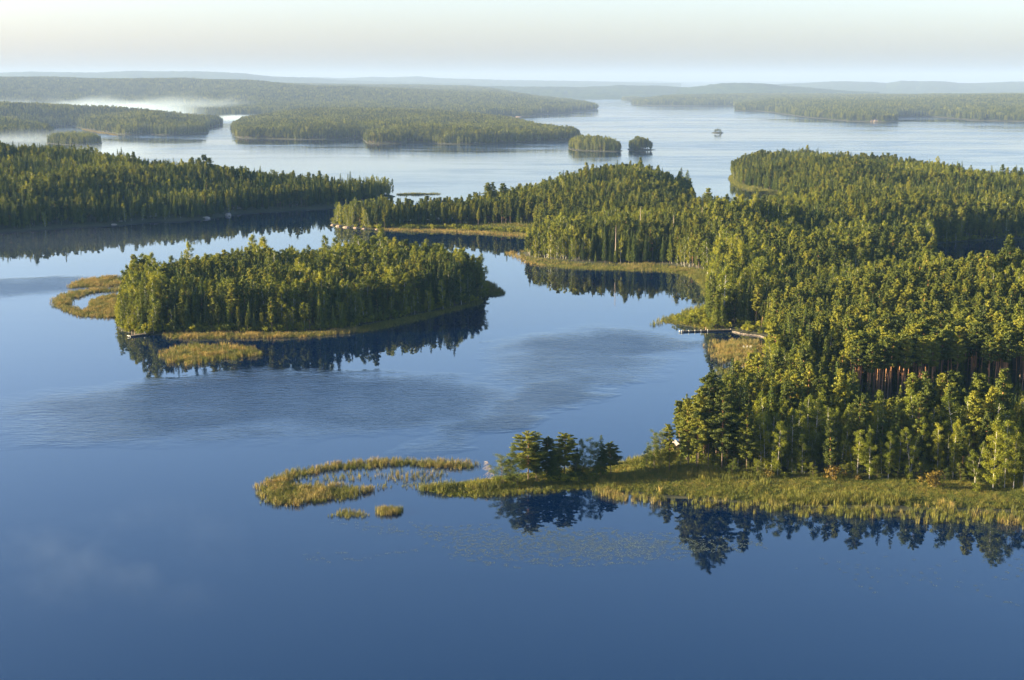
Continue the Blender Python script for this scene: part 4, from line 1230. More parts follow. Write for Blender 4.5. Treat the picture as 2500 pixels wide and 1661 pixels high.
cover('reeds', ['reed_green', 'grass'], [[(1735, 748), (1700, 756), (1655, 768), (1610, 785), (1640, 792), (1700, 802), (1750, 810), (1760, 780)]], .7, 'green reedy point beside the long jetty', 'reeds', 44, 1.2, land=LAND_MAIN, size=(.55, .95))
cover('reeds', ['reed_green'], [[(1580, 795), (1600, 782), (1650, 764), (1700, 750), (1730, 745), (1700, 762), (1650, 776), (1620, 796)]], 1.2, 'sparse dark reeds edging the reedy point', 'reeds', 45, 1.2, thin=.5, size=(.8, 1.1))
cover('reeds', ['reed_gold', 'reed'], [[(1725, 838), (1760, 832), (1850, 832), (1880, 845), (1870, 872), (1830, 880), (1780, 872), (1735, 864)], [(1735, 866), (1830, 862), (1872, 880), (1850, 900), (1800, 895), (1750, 880)]], .8, 'golden reed bed in the cove below the stone shore', 'reeds', 46, 2.6, thin=.65, size=(.7, 1.1), patch=4)
cover('reeds', ['reed_green'], [[(1740, 900), (1800, 898), (1860, 905), (1850, 925), (1800, 935), (1745, 920)]], 1.0, 'dark sparse reeds behind the near pine grove', 'reeds', 47, 1.5, thin=.6, size=(.6, .9))
cover('reeds', ['reed_gold', 'reed'], [[(905, 558), (1000, 559), (1100, 561), (1220, 566), (1300, 573), (1300, 580), (1200, 574), (1080, 568), (950, 564)]], 1.2, 'straw-coloured reed line below the wooded arm', 'reeds', 48, .8, size=(.6, .9))
cover('grass', ['grass'], [[(950, 553), (1080, 548), (1200, 546), (1310, 548), (1310, 574), (1200, 567), (1080, 561), (960, 558)]], 1.3, 'shaded green meadow between wooded arm and headland', 'grass', 49, .5, land=LAND_MAIN, size=(1.0, 1.5))
cover('reeds', ['reed', 'reed_gold'], [[(205, 316), (245, 323), (285, 330), (285, 332), (240, 325), (200, 318)]], 3.0, 'pale shore reeds under the sunlit trees by the beacon', 'reeds', 50, 2.0, size=(1.2, 1.6))
cover('reeds', ['grass', 'reed_green'], [[(975, 473.5), (1065, 472.6), (1068, 475.4), (978, 477.6)]], 1.6, 'dark low reeds on the bare skerry', 'reeds', 51, .5, land=LAND_STRIP, size=(.8, 1.0))
cover('grass', ['grass', 'reed_green'], [[(1778, 438), (1786, 428), (1800, 436), (1842, 456), (1893, 468), (1905, 480), (1885, 476), (1838, 466), (1796, 455)]], 1.5, 'pale grass edge along the water of the sunlit second wood', 'grass', 55, .3, land=LAND_MAIN, size=(1.1, 1.6))
# lily pads
cover('lily_pads', ['pad'], [[(700, 1258), (900, 1272), (1180, 1276), (1500, 1290), (1700, 1300), (1880, 1330), (1760, 1362), (1400, 1384), (1150, 1372), (1010, 1320), (850, 1290)]], 1.15,
      'wide grey-green field of lily pads floating before the reed belt', 'lily pads', 61, 5, z=.02, size=(.7, 1.2), patch=25)
cover('lily_pads', ['pad'], [[(735, 1360), (760, 1348), (830, 1343), (870, 1352), (868, 1366), (800, 1374), (745, 1370)]], 1.3, 'ring of lily pads in the open water in front of the horseshoe', 'lily pads', 62, 2, z=.02, size=(.7, 1.1), holes=([(770, 1358), (830, 1352), (850, 1360), (800, 1366)],))
cover('lily_pads', ['pad'], [[(880, 1362), (950, 1350), (1050, 1338), (1055, 1346), (960, 1362), (900, 1370)]], 1.4, 'narrow tongue of lily pads left of the wide field', 'lily pads', 63, 2, z=.02, size=(.7, 1.1))
cover('lily_pads', ['pad'], [[(1980, 1340), (2600, 1330), (2600, 1480), (2200, 1460), (1950, 1400)]], 3.0, 'scattered single lily pads at the lower right', 'lily pads', 64, 6, z=.02, size=(.6, 1.0), thin=.75, patch=30)

# ------------------------------------------------------------------ hand-placed trees
def px_tree(kind, var, xb, yb, ytop, label, group=None, W=1.0, land=None, name=None, cat=None, zoff=0.0, tilt=0.0, tilt_y=0.0, rot=None):
    X, Y = ground(xb, yb, 0.8)
    Z = float(max(land.z(np.array([X]), np.array([Y]))[0], 0.05)) if land else 0.05
    _, dy, dz = ray(xb, ytop)
    H = CAM_H + dz * (Y / dy) - Z
    if xb < 1520 and yb > 1100: W *= 1.3
    return place_tree(kind, var, X, Y, Z - .1 + zoff, max(H, 1.0), W, rot if rot is not None else random.uniform(0, 6.28), tilt, label, group, cat, name, tilt_y)

LM = LAND_MAIN
px_tree('full_pine', 2, 1290, 1172, 1058, 'broad sunlit pine with bare lower trunk on the spit', W=1.15, land=LM)
px_tree('alder', 0, 1228, 1183, 1100, 'round bushy alder at the left end of the spit trees', W=1.15, land=LM, name='alder_tree', zoff=-1.0)
px_tree('alder', 2, 1260, 1183, 1106, 'second bushy alder under the broad sunlit pine', W=1.2, land=LM, name='alder_tree', zoff=-1.2)
px_tree('full_pine', 1, 1334, 1168, 1069, 'dark pine right of the broad sunlit pine on the spit', W=1.1, land=LM)
px_tree('full_spruce', 0, 1352, 1171, 1095, 'dense dark spruce with skirts down to the spit grass', W=1.5, land=LM)
px_tree('full_pine', 0, 1378, 1166, 1060, 'wide flat-topped pine in the middle of the spit group', W=1.15, land=LM)
px_tree('alder', 1, 1402, 1168, 1102, 'low leafy tree filling the gap in the spit group', W=1.2, land=LM, zoff=-.8)
px_tree('alder', 1, 1424, 1166, 1073, 'thin dark birch beside the twin-stemmed tree on the spit', W=.6, land=LM)
px_tree('alder', 2, 1442, 1165, 1073, 'dark twin-stemmed tree on the spit', W=.95, land=LM)
px_tree('full_spruce', 1, 1467, 1160, 1060, 'narrow pointed spruce second from the right of the spit group', W=1.05, land=LM)
px_tree('full_pine', 0, 1491, 1159, 1083, 'rightmost dark pine of the spit group with a bent crown', W=1.25, land=LM)
px_tree('alder', 1, 1244, 1181, 1086, 'taller leafy tree between the two bushy alders', W=.8, land=LM)
px_tree('full_pine', 1, 1309, 1173, 1078, 'smaller pine tucked behind the broad sunlit pine', W=.95, land=LM)
px_tree('alder', 0, 1358, 1169, 1086, 'dark leafy tree between dark pine and flat-topped pine', W=.8, land=LM)
px_tree('full_spruce', 1, 1408, 1166, 1090, 'dark spruce filling the gap left of the twin-stemmed tree', W=1.1, land=LM)
px_tree('alder', 1, 1310, 1178, 1140, 'low willow bush under the spit pines', W=1.9, land=LM, name='willow_bush', cat='bush', zoff=-1)
for i, (x, y, t) in enumerate([(1345, 1174, 1154), (1370, 1173, 1152), (1412, 1171, 1150), (1455, 1167, 1148)]):
    px_tree('bush', i, x, y, t, ORD[i] + ' low dark bush from the left under the spit trees', 'dark bushes under the spit trees', W=1.8, land=LM, name='bush', cat='bush')
px_tree('alder', 1, 1577, 1152, 1088, 'small dark alder left of the half-hidden boathouse', W=1.1, land=LM, name='alder_tree')
px_tree('alder', 0, 1596, 1150, 1050, 'sunlit alder in front of the half-hidden boathouse', W=.85, land=LM, name='alder_tree')
px_tree('alder', 2, 1612, 1149, 1046, 'taller alder close to the layered pine by the boathouse', W=.8, land=LM, name='alder_tree')
px_tree('full_pine', 1, 1634, 1152, 1036, 'layered dark pine standing before the boathouse', W=.9, land=LM)
px_tree('alder', 1, 1660, 1152, 1108, 'low leafy tree right of the layered pine', W=1.2, land=LM)
edge = [('edge_birch', 3, 1898, 1166, 1030, 'leaning leafy birch in the dark of the forest edge', .95), ('edge_birch', 1, 1958, 1162, 1062, 'bright yellow-green birch alone before the dark forest edge', 1.45),
        ('edge_birch', 0, 2092, 1172, 1048, 'dense greenish birch left of the bent tree on the forest edge', 1.1), ('edge_birch', 1, 2122, 1175, 1050, 'bushy pointed birch beside the bent tree', 1.2),
        ('edge_birch', 4, 2168, 1174, 1055, 'tree with bent forked stem on the forest edge', 1.4), ('edge_birch', 2, 2218, 1174, 1044, 'birch with paired white stems on the forest edge', 1.05),
        ('edge_birch', 3, 2288, 1162, 1034, 'tall thin birch over the orange shrub', .85), ('edge_birch', 4, 2326, 1170, 1034, 'slender leafy birch right of the orange shrub', .9),
        ('edge_birch', 1, 2352, 1166, 1070, 'small birch in shade left of the twin white stems', .9), ('edge_birch', 2, 2382, 1183, 1080, 'sunlit birch with twin white stems before the grove', 1.15),
        ('edge_birch', 0, 2424, 1194, 1032, 'leftmost tall birch of the sunlit grove at the right', 1.2), ('edge_birch', 3, 2452, 1193, 1024, 'tallest birch of the sunlit grove at the right', 1.1),
        ('edge_birch', 4, 2474, 1195, 1042, 'third birch of the sunlit grove at the right', 1.15), ('edge_birch', 1, 2498, 1193, 1058, 'birch at the right picture edge before the grove', 1.25),
        ('edge_birch', 2, 2540, 1190, 1040, 'birch just outside the right end of the grove', 1.25)]
for k, v, x, y, t, lb, W_ in edge: px_tree(k, v, x, y, t, lb, W=W_, land=LM)
for k, v, x, y, t, lb, W_ in [('full_pine', 1, 2026, 1168, 1026, 'tall open pine rising behind the rounded yellow shrub', .75), ('full_pine', 0, 2092, 1150, 972, 'tall pine behind the dense greenish birch', .7), ('full_spruce', 0, 2150, 1150, 972, 'dark spruce behind the bent tree', .75),
        ('full_spruce', 1, 2182, 1150, 966, 'pointed spruce left of the paired white stems', .8), ('full_pine', 2, 2236, 1150, 975, 'pine behind the paired white stems', .6), ('full_pine', 1, 1822, 1160, 985, 'tall pine at the left of the dark forest edge', .8),
        ('full_pine', 2, 1762, 1156, 950, 'heavy pine in the front of the pine grove', .75), ('full_pine', 1, 1700, 1152, 945, 'pine at the left front corner of the pine grove', .8), ('full_pine', 0, 1728, 1150, 918, 'tallest pine at the left front of the pine grove', .8), ('full_pine', 1, 1680, 1148, 975, 'outermost pine of the grove on the water side', .9)]:
    px_tree(k, v, x, y, t, lb, W=W_, land=LM)
for i, (x, y, t) in enumerate([(1690, 1158, 1128), (1720, 1160, 1122), (1750, 1163, 1130), (1785, 1165, 1118), (1820, 1166, 1128), (1850, 1168, 1120), (1935, 1168, 1132), (1985, 1170, 1128), (2060, 1172, 1130), (2140, 1173, 1134), (2190, 1174, 1128), (2250, 1174, 1126), (2305, 1176, 1136), (2345, 1178, 1130), (2405, 1184, 1140), (2440, 1192, 1150), (2485, 1193, 1152)]):
    px_tree('alder', i % 3, x, y, t, ORD[i] + ' low leafy willow from the left along the forest edge', 'low willows along the forest edge', W=1.5, land=LM, name='willow_bush', cat='bush')
for k, x, y, t, lb, nm in [('amber_bush', 2031, 1173, 1134, 'rounded yellow shrub standing in front of the left birches', 'shrub'), ('amber_bush', 2281, 1196, 1147, 'orange-yellow shrub out on the meadow grass', 'shrub'),
                           ('amber_bush', 1880, 1170, 1144, 'rust-brown low shrub at the foot of the dark forest', 'shrub'), ('amber_bush', 2092, 1176, 1156, 'low brownish shrub between yellow shrub and bent tree', 'shrub'),
                           ('bush', 1915, 1170, 1150, 'small green shrub right of the rust-brown one', 'shrub'), ('bush', 2384, 1200, 1176, 'sapling by the twin white stems', 'sapling')]:
    px_tree(k, 0, x, y, t, lb, W=1.2, land=LM, name=nm, cat='shrub')
# trees that stand out against the lake
for kind, v, x, yb, yt, lb, W_ in [('pine', 2, 1188, 530, 435, 'leftmost of the tall pines breaking the skyline of the arm', 1.3), ('pine', 0, 1203, 530, 438, 'second tall pine on the skyline of the arm', 1.2), ('pine', 4, 1230, 520, 447, 'wide ragged pine on the skyline of the arm', 1.6),
        ('pine', 3, 1262, 518, 455, 'lower open pine right of the ragged one', 1.2), ('pine', 1, 1296, 512, 447, 'round dark pine left of the high knoll', 1.3), ('spruce', 1, 1316, 510, 449, 'slim dark spruce beside the round pine', 1.1),
        ('spruce', 0, 1371, 492, 424, 'pointed spruce at the left foot of the high knoll', 1.1), ('spruce', 2, 1392, 490, 419, 'second pointed spruce on the left of the high knoll', 1.1),
        ('spruce', 4, 1662, 480, 408, 'left of two heavy dark spruces at the right of the knoll', 1.7), ('spruce', 2, 1677, 485, 408, 'right one of the two heavy dark spruces by the bay', 1.9),
        ('tall_pine', 0, 1724, 548, 458, 'lone slim pine above the woods right of the knoll', 1.2), ('tall_pine', 1, 2277, 478, 420, 'left lone pine above the right ridge', 1.4), ('tall_pine', 2, 2299, 482, 424, 'right lone pine above the right ridge', 1.3),
        ('pine', 1, 2352, 492, 432, 'first of the pine cluster above the right shore', 1.1), ('pine', 4, 2366, 492, 430, 'tallest of the pine cluster above the right shore', 1.2), ('pine', 3, 2378, 492, 434, 'third of the pine cluster above the right shore', 1.1), ('spruce', 1, 2394, 492, 444, 'low spruce ending the pine cluster above the right shore', 1.1),
        ('pine', 2, 470, 480, 387, 'ragged tall pine on the crest of the dark point', 1.4), ('pine', 1, 492, 480, 385, 'thin tall pine on the crest of the dark point', 1.0), ('pine', 3, 516, 480, 385, 'broad pine on the crest of the dark point', 1.3),
        ('birch', 3, 1727, 672, 585, 'bright yellow birch at the head of the bay', 1.5), ('birch', 0, 1752, 676, 580, 'taller bright yellow birch right of it at the head of the bay', 1.5),
        ('birch', 1, 1765, 800, 640, 'leaning birch hanging over the long jetty', 1.5)]:
    X, Y = ground(x, yb)
    Z = float(LM.z(np.array([X]), np.array([Y]))[0]) if x > 600 else float(LAND_WEST.z(np.array([X]), np.array([Y]))[0])
    Z = max(Z, .3)
    _, dy, dz = ray(x, yt)
    H = CAM_H + dz * (Y / dy) - Z
    place_tree(kind, v, X, Y, Z - .2, min(max(H, 8), 27), W_, random.uniform(0, 6), 0, lb)
# red-brown trees
def top_tree(kind, v, x, yt, Y, H, lb, W_=1.0, nm=None):
    u, dy, dz = ray(x, yt); t = Y / dy
    place_tree(kind, v, u * t, Y, CAM_H + dz * t - H, H, W_, 1.0, 0, lb, name=nm)
top_tree('rust_spruce', 0, 1588, 560, 878, 15, 'rust-coloured dying spruce among the pines of the headland', 1.0, 'dying_spruce')
top_tree('rust_spruce', 0, 1960, 788, 545, 9, 'small rust-red dead spruce among the green pines on the slope', .8, 'dying_spruce')

# dead leaning pine on the spit
def snag():
    X, Y = ground(1212, 1171, .5)
    e = empty('dead_pine', (X, Y, .3), 'bare grey dead pine leaning out over the water at the spit', 'tree')
    s = 110 / 967 * 1.0
    T = MB(); B = MB()
    top = np.array([-2.6, 0, 5.6])
    P = [np.array([0, 0, -.3]), top * .5 + [0.2, 0, 0], top]
    T.tube(P, [.13, .09, .03], 6)
    r = np.random.default_rng(8)
    for k in range(30):
        q = r.uniform(.15, 1); b = top * q
        L_ = r.uniform(1.2, 3.4) * (1.15 - q * .6)
        d = np.array([-abs(r.normal(.9, .3)), r.normal(0, .5), r.normal(-.15, .35)]); d /= np.linalg.norm(d)
        e1 = b + d * L_ * .6; e2 = b + d * L_ + [0, 0, -.25 * L_]
        B.tube([b, e1, e2], [.045, .03, .012], 4)
        for j in range(3):
            p0 = b + (e2 - b) * r.uniform(.4, .9)
            B.tube([p0, p0 + r.normal(0, .35, 3)], [.02, .01], 3)
    T.build('trunk', M['dead_wood'], e); B.build('branches', M['dead_wood'], e)
snag()
# bare pale trunks in the woods
for i, (x, y0, y1, D) in enumerate([(1563, 505, 542, 930), (1503, 551, 576, 860), (1644, 526, 543, 900), (1713, 506, 550, 940)]):
    lb = ['tall bare pale trunk in the woods behind the headland', 'short bare trunk above the shaded front of the headland', 'short white stub between the two tall bare trunks', 'rightmost bare pale trunk rising from the young woods'][i]
    a = at_dist(x, y1, D); b = at_dist(x, y0, D)
    mb = MB(); h = b[2] - a[2] + 9
    mb.tube([(0, 0, 0), (.1, 0, h * .6), (.15, 0.1, h)], [.2, .16, .07], 7)
    for q in (.75, .85, .93): mb.tube([(.1, 0, h * q), (.1 + .9 * (-1) ** int(q * 20), .2, h * q + .1)], [.06, .02], 4)
    o = mb.build('bare_snag', M['dead_wood']); o.location = (a[0], a[1], a[2] - 9)
    tag(o, lb, 'dead tree')

# ------------------------------------------------------------------ shore rocks
def rock(px, py, wpx, hpx, label, group=None, mat='granite', depth=1.2, seed=1, z=0.0, name='boulder'):
    X, Y = ground(px, py)
    m_px = Y / F_PX / CT
    w_, h_ = wpx * m_px, hpx * m_px
    mb = MB(); mb.rock((0, 0, 0), (w_, w_ * depth, h_ * 2), seed)
    o = mb.build(name, M[mat], smooth=False)
    o.location = (X, Y + w_ * depth * .4, z - h_ * .12)
    tag(o, label, 'rock', group)
rocks = [(240, 547, 26, 6, 'flat pale rock at the left end of the dark shore'), (272, 550, 32, 4, 'low slab right of the flat pale rock on the dark shore'), (292, 547, 20, 8, 'grey rock beside the low slab on the dark shore'), (372, 537, 36, 17, 'largest rounded grey rock on the dark shore'),
         (405, 535, 22, 8, 'smaller rock leaning on the largest rounded one'), (432, 538, 30, 3, 'thin pale ledge in the middle of the dark shore'), (455, 534, 16, 6, 'small rock above the thin pale ledge'), (500, 535, 24, 6, 'split rock right of the thin pale ledge'),
         (555, 528, 18, 8, 'lower grey cliff block at the bend of the dark shore'), (575, 518, 30, 16, 'steep grey cliff above the bend of the dark shore')]
for i, (x, y, w_, h_, lb) in enumerate(rocks): rock(x, y, w_, h_, lb, 'rocks along the dark shore', seed=30 + i)
for i, (x, y, w_, h_) in enumerate([(812, 551, 12, 3), (826, 554, 16, 4), (845, 557, 20, 4), (868, 558, 14, 3), (888, 560, 12, 2.5), (920, 561, 10, 2.5)]):
    rock(x, y, w_, h_, ['leftmost sunlit rock at the tip of the wooded arm', 'second sunlit rock at the tip of the arm', 'largest orange-lit rock slab at the tip of the arm', 'low rock right of the orange-lit slab', 'small rock where the arm shore darkens', 'last small rock along the arm shore'][i], 'sunlit rocks at the tip of the arm', 'granite_warm', seed=50 + i)
rock(2143, 298.5, 34, 9, 'pale orange granite slab on the far right shore', mat='granite_warm', depth=.8, seed=60, name='granite_slab')
rock(376, 329, 18, 2, 'bright sandbank left of the pine point by the beacon', mat='granite_warm', depth=.8, seed=62, name='sandbank')
rock(1266, 286, 16, 2, 'pale rock below the far wooded knob', mat='granite_warm', depth=.8, seed=63)
rock(615, 338.5, 22, 2.5, 'warm flat rock on the left end of the long island', mat='granite_warm', depth=.8, seed=64)
rock(1748, 325.5, 12, 1.5, 'pale rock in front on the tiny islet', mat='granite_warm', depth=.8, seed=66)
rock(1593, 366.3, 18, 1.2, 'thin rocky tail off the small round islet', mat='granite', depth=.2, seed=67)
for i, (x, t, v, k) in enumerate([(1746, 315.5, 0, 'pine'), (1751, 314.5, 3, 'pine'), (1759, 314.5, 2, 'birch')]):
    px_tree(k, v, x, 325, t, ['left pine on the tiny rock islet', 'middle pine on the tiny rock islet', 'rightmost and roundest tree on the tiny rock islet'][i], W=2.2 if i < 2 else 2.8, land=LAND_ROCK)

# stone shore and logs right of the long jetty
def stone_shore():
    P = catmull([ground(*p) for p in [(1788, 811), (1805, 815), (1820, 818), (1840, 820), (1858, 823), (1874, 829)]], False, 6)
    e = empty('stone_revetment', (P[0][0], P[0][1], 0), 'sunlit row of shore stones right of the long jetty', 'revetment')
    r = np.random.default_rng(5)
    seg = np.cumsum(np.r_[0, np.linalg.norm(np.diff(P, axis=0), axis=1)])
    base = []
    for j in range(5):
        mb = MB(); mb.rock((0, 0, 0), (1, 1, 1), 90 + j, seg=7, rings=3)
        V, F = mb.arrays(); base.append(mesh_from('stone', V, F, [M['granite']]))
    n = int(seg[-1] / .55)
    for k in range(n):
        for row in range(2):
            q = (k + r.uniform(-.2, .2) + row * .5) / n * seg[-1]
            x = np.interp(q, seg, P[:, 0]); y = np.interp(q, seg, P[:, 1]) + row * .45 + r.normal(0, .08)
            o = bpy.data.objects.new('stone', base[r.integers(5)]); COL.objects.link(o); o.parent = e
            o.location = (x - P[0][0], y - P[0][1], .12 + row * .28)
            s = r.uniform(.4, .68); o.scale = (s, s * .8, s * r.uniform(.6, .9)); o.rotation_euler = (0, 0, r.uniform(0, 6.28))
stone_shore()
for i, (a, b, lb) in enumerate([((1806, 816), (1826, 807), 'pale driftwood log slanting up from the stone shore'), ((1783, 806), (1805, 801), 'short driftwood log behind the root of the long jetty')]):
    A = ground(*a); B = ground(*b)
    mb = MB(); d = np.array([B[0] - A[0], B[1] - A[1], .9 if i == 0 else .2])
    mb.tube([(0, 0, 0), d * .5 + [0, 0, .1], d], [.20, .16, .10], 7); mb.tube([d * .6, d * .75 + [.3, -.2, .7]], [.07, .03], 4)
    o = mb.build('driftwood_log', M['dead_wood']); o.location = (A[0], A[1], .45); tag(o, lb, 'log')

# ------------------------------------------------------------------ jetties
def planks(mb, A, B, width, z, step=.16, th=.04, r=np.random.default_rng(4)):
    A = np.array(A); B = np.array(B); L_ = np.linalg.norm(B - A); u = (B - A) / L_; rz = math.atan2(u[1], u[0])
    for k in range(int(L_ / step)):
        c = A + u * (k + .5) * step
        mb.box((c[0], c[1], z + r.uniform(-.006, .006)), (step * .86, width * r.uniform(.97, 1.03), th), rz)

def left_dock():
    A = ground(316, 823); B = ground(358, 817.5); C_ = ground(405, 812)
    e = empty('floating_dock', (A[0], A[1], 0), 'small floating dock with two poles at the bright end of the middle island', 'dock')
    o_ = np.array([A[0], A[1]])
    a = np.zeros(2); b = np.array(B) - o_; c = np.array(C_) - o_
    u = (b - a) / np.linalg.norm(b - a); nrm = np.array([-u[1], u[0]]); rz = math.atan2(u[1], u[0])
    mb = MB(); planks(mb, a, b, 2.2, .62); k = mb.build('deck_boards', M['deck'], e, kind='stuff')
    mb = MB(); m_ = (a + b) / 2
    for s in (-1, 1): mb.box((m_[0] + nrm[0] * s, m_[1] + nrm[1] * s, .35), (np.linalg.norm(b - a), .14, .48), rz)
    mb.build('side_beam', M['dark_timber'], e)
    for s in (-.75, .75):
        mb = MB(); p = a + nrm * s + u * .1; mb.tube([(p[0], p[1], .28), (p[0] + u[0] * 1.2, p[1] + u[1] * 1.2, .28)], [.26, .26], 10); mb.build('float_drum', M['white_paint'], e)
    mb = MB(); p = a - u * .35; mb.box((p[0], p[1], .60), (.5, 2.3, .10), rz); mb.build('end_step', M['white_paint'], e)
    for s in (1.6, 2.9):
        mb = MB(); p = a + u * s + nrm * .8; mb.tube([(p[0], p[1], -.5), (p[0], p[1], 2.3)], [.07, .06], 8); mb.build('mooring_pole', M['tan_timber'], e)
    mb = MB(); p = b - u * .7
    mb.box((p[0], p[1], 1.0), (.5, 1.2, .08), rz); mb.box((p[0] - u[0] * .25, p[1] - u[1] * .25, 1.35), (.08, 1.2, .6), rz)
    for s in (-.5, .5): mb.box((p[0] + nrm[0] * s, p[1] + nrm[1] * s, .82), (.45, .08, .36), rz)
    mb.build('bench', M['white_paint'], e)
    mb = MB(); p = b + u * 1.3; mb.tube([(p[0], p[1], -.5), (p[0], p[1], 1.9)], [.13, .11], 8); mb.build('mooring_pole', M['white_paint'], e)
    mb = MB(); planks(mb, b, c, 1.1, .60); mb.build('gangway_boards', M['deck'], e, kind='stuff')
    mb = MB(); m_ = (b + c) / 2; v = c - b; rz2 = math.atan2(v[1], v[0]); n2 = np.array([-v[1], v[0]]) / np.linalg.norm(v)
    for s in (-.5, .5): mb.box((m_[0] + n2[0] * s, m_[1] + n2[1] * s, .47), (np.linalg.norm(v), .09, .2), rz2)
    mb.build('gangway_beam', M['dark_timber'], e)
left_dock()

def right_jetty():
    A = ground(1662, 811.5); B = ground(1786, 808)
    e = empty('long_jetty', (A[0], A[1], 0), 'long narrow jetty with white bollards reaching out from the stone shore', 'jetty')
    b = np.array(B) - np.array(A); a = np.zeros(2); L_ = np.linalg.norm(b); u = b / L_; n_ = np.array([-u[1], u[0]]); rz = math.atan2(u[1], u[0])
    mb = MB(); planks(mb, a, b, 1.05, .60); mb.build('deck_boards', M['deck'], e, kind='stuff')
    mb = MB()
    for s in (-.48, .48): mb.box((b[0] / 2 + n_[0] * s, b[1] / 2 + n_[1] * s, .34), (L_, .12, .46), rz)
    mb.build('side_beam', M['dark_timber'], e)
    for k, q in enumerate((.01, .04, .15, .27, .39, .52)):
        p = b * q - n_ * .55
        mb = MB(); mb.tube([(p[0], p[1], -.3), (p[0], p[1], 1.0)], [.12, .12], 10); mb.tube([(p[0], p[1], .98), (p[0], p[1], 1.06)], [.15, .15], 10)
        mb.build('bollard', M['white_paint'], e)
    mb = MB(); p = a - u * .5; mb.tube([(p[0], p[1] - .5, .45), (p[0], p[1] + .5, .45)], [.32, .32], 12); mb.build('end_float', M['white_paint'], e)
    mb = MB(); p = b * .50 + n_ * .7; mb.tube([(p[0], p[1], -.3), (p[0], p[1], 1.9)], [.09, .08], 8); mb.build('marker_post', M['tan_timber'], e)
right_jetty()

# upturned boat among the stems behind the long jetty
X, Y = ground(1816, 800)
e = empty('rowing_boat', (X, Y, 1.2), 'dark blue upturned boat under the trees behind the stone shore', 'boat', rz=.3)
mb = MB(); V = []; F = []
for i in range(9):
    q = i / 8 * 2 - 1; w_ = .78 * (1 - abs(q) ** 2.4) + .02
    for k in range(7):
        t_ = math.pi * k / 6
        V.append((q * 2.3, math.cos(t_) * w_, math.sin(t_) ** .8 * .55 * (1 - .25 * abs(q))))
for i in range(8):
    for k in range(6):
        a = i * 7 + k; F += [(a, a + 7, a + 8), (a, a + 8, a + 1)]
mb.add(V, F)
M['boat'] = plain_mat('blue_boat', (.01, .02, .07), (.02, .035, .11), 2, .5)
mb.build('hull', M['boat'], e, smooth=True)
mb = MB(); mb.box((0, 0, .56), (4.2, .06, .07)); mb.build('keel', M['dark_timber'], e)

# white stakes in the golden reeds
for i, (x, y, h) in enumerate([(1814, 855, 1.5), (1818, 855, 1.2), (1823, 854, 1.4), (1826, 853, 1.0), (1830, 854, 1.1), (1834, 855, 1.3)]):
    X, Y = ground(x, y)
    mb = MB(); mb.tube([(0, 0, -.3), (.12 * (-1) ** i, 0, h + .6)], [.11, .07], 6)
    o = mb.build('stake', M['white_paint']); o.location = (X, Y, 0)
    tag(o, ['leftmost and thickest white stake in the golden reeds of the cove', 'white stake leaning right beside the thickest one', 'middle white stake in the golden reeds', 'shortest white stake in the golden reeds', 'white stake left of the last one in the cove', 'rightmost white stake in the golden reeds of the cove'][i], 'stake', 'white stakes in the cove')

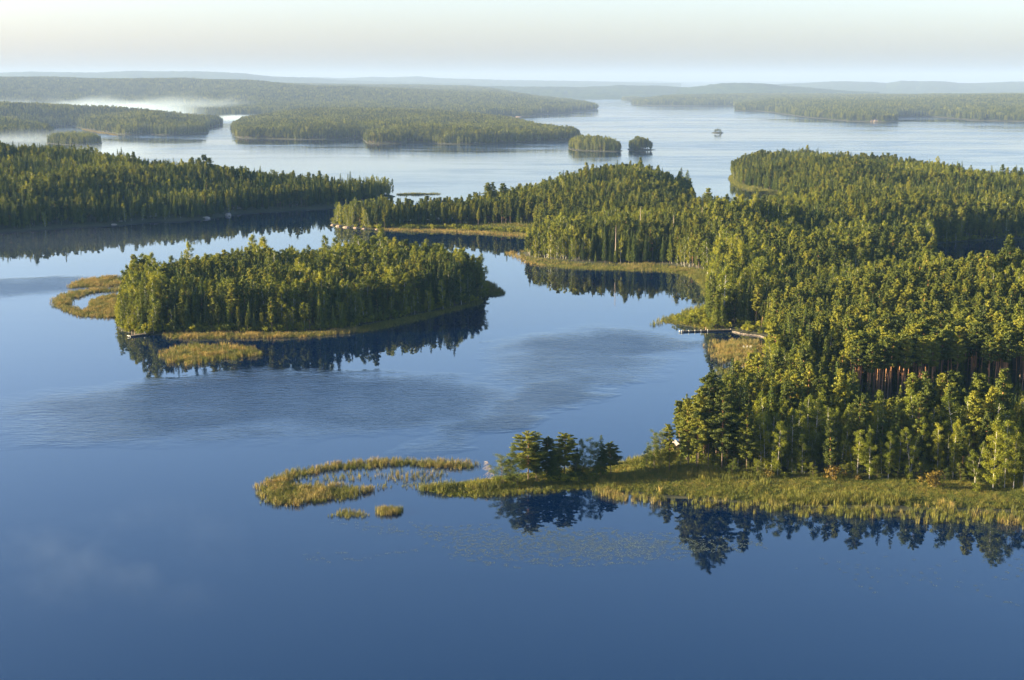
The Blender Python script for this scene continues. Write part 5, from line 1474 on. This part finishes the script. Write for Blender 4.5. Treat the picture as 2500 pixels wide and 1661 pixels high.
# boathouse half hidden behind the layered pine
def boathouse():
    X, Y = ground(1654, 1102, .8)
    e = empty('boathouse', (X, Y, .6), 'pale-roofed boathouse with tan plank walls half hidden by pines', 'boathouse', rz=math.radians(12))
    mb = MB()
    Wd, Dp, Hh = 3.6, 4.2, 2.1
    for s in (-1, 1): mb.box((s * Wd / 2, 0, Hh / 2), (.12, Dp, Hh))
    mb.box((0, -Dp / 2 + .06, Hh / 2), (Wd - .13, .12, Hh)); mb.box((0, Dp / 2 - .06, Hh / 2), (Wd - .13, .12, Hh))
    V = [(-Wd / 2, -Dp / 2 + .02, Hh), (Wd / 2, -Dp / 2 + .02, Hh), (0, -Dp / 2 + .02, Hh + .9), (-Wd / 2, Dp / 2 - .02, Hh), (Wd / 2, Dp / 2 - .02, Hh), (0, Dp / 2 - .02, Hh + .9)]
    mb.add(V, [(0, 1, 2), (3, 5, 4)])
    mb.build('wall', M['tan_timber'], e)
    for k in range(int(Wd / .2)):
        mb = MB(); mb.box((-Wd / 2 + .12 + k * .2, -Dp / 2 - .012, Hh / 2), (.17, .024, Hh - .06)); mb.build('plank', M['tan_timber'], e)
    rf = MB()
    for s in (-1, 1):
        V = [(s * (Wd / 2 + .3), -Dp / 2 - .3, Hh - .12), (s * (Wd / 2 + .3), Dp / 2 + .3, Hh - .12), (0, Dp / 2 + .3, Hh + .98), (0, -Dp / 2 - .3, Hh + .98)]
        V += [(x, y, z + .09) for x, y, z in V]
        rf.add(V, [(0, 1, 2), (0, 2, 3), (4, 6, 5), (4, 7, 6), (0, 4, 5), (0, 5, 1), (0, 3, 7), (0, 7, 4), (1, 5, 6), (1, 6, 2), (2, 6, 7), (2, 7, 3)])
    rf.build('roof', M['roof'], e)
    mb = MB(); mb.box((.5, -Dp / 2 - .045, .95), (.95, .05, 1.85)); d = mb.build('door', M['white_paint'], e)
    mb = MB(); mb.box((.85, -Dp / 2 - .09, .95), (.04, .04, .16)); mb.build('handle', M['dark_timber'], d)
    mb = MB(); mb.box((-.9, -Dp / 2 - .04, 1.3), (.75, .04, .65)); wd = mb.build('window', M['white_paint'], e)
    mb = MB(); mb.box((-.9, -Dp / 2 - .068, 1.3), (.6, .015, .5)); mb.build('pane', M['glass'], wd)
boathouse()

# pale beacon by the water, far left
X, Y = ground(301, 325)
e = empty('beacon', (X, Y, 1.0), 'small white beacon tower with reddish cap at the dark shore on the left', 'beacon')
mb = MB(); mb.rock((0, 0, 0), (7, 5, 3), 77); mb.build('rock_base', M['granite'], e)
mb = MB(); mb.tube([(0, 0, 1), (0, 0, 2.5)], [1.5, 1.4], 8); mb.build('plinth', M['dark_timber'], e)
mb = MB(); mb.tube([(0, 0, 2.5), (0, 0, 9.0)], [1.25, .95], 8); mb.build('tower', M['white_paint'], e)
mb = MB(); mb.tube([(0, 0, 9.0), (0, 0, 9.9), (0, 0, 10.8)], [1.15, 1.1, .1], 8); mb.build('cap', M['red_paint'], e)
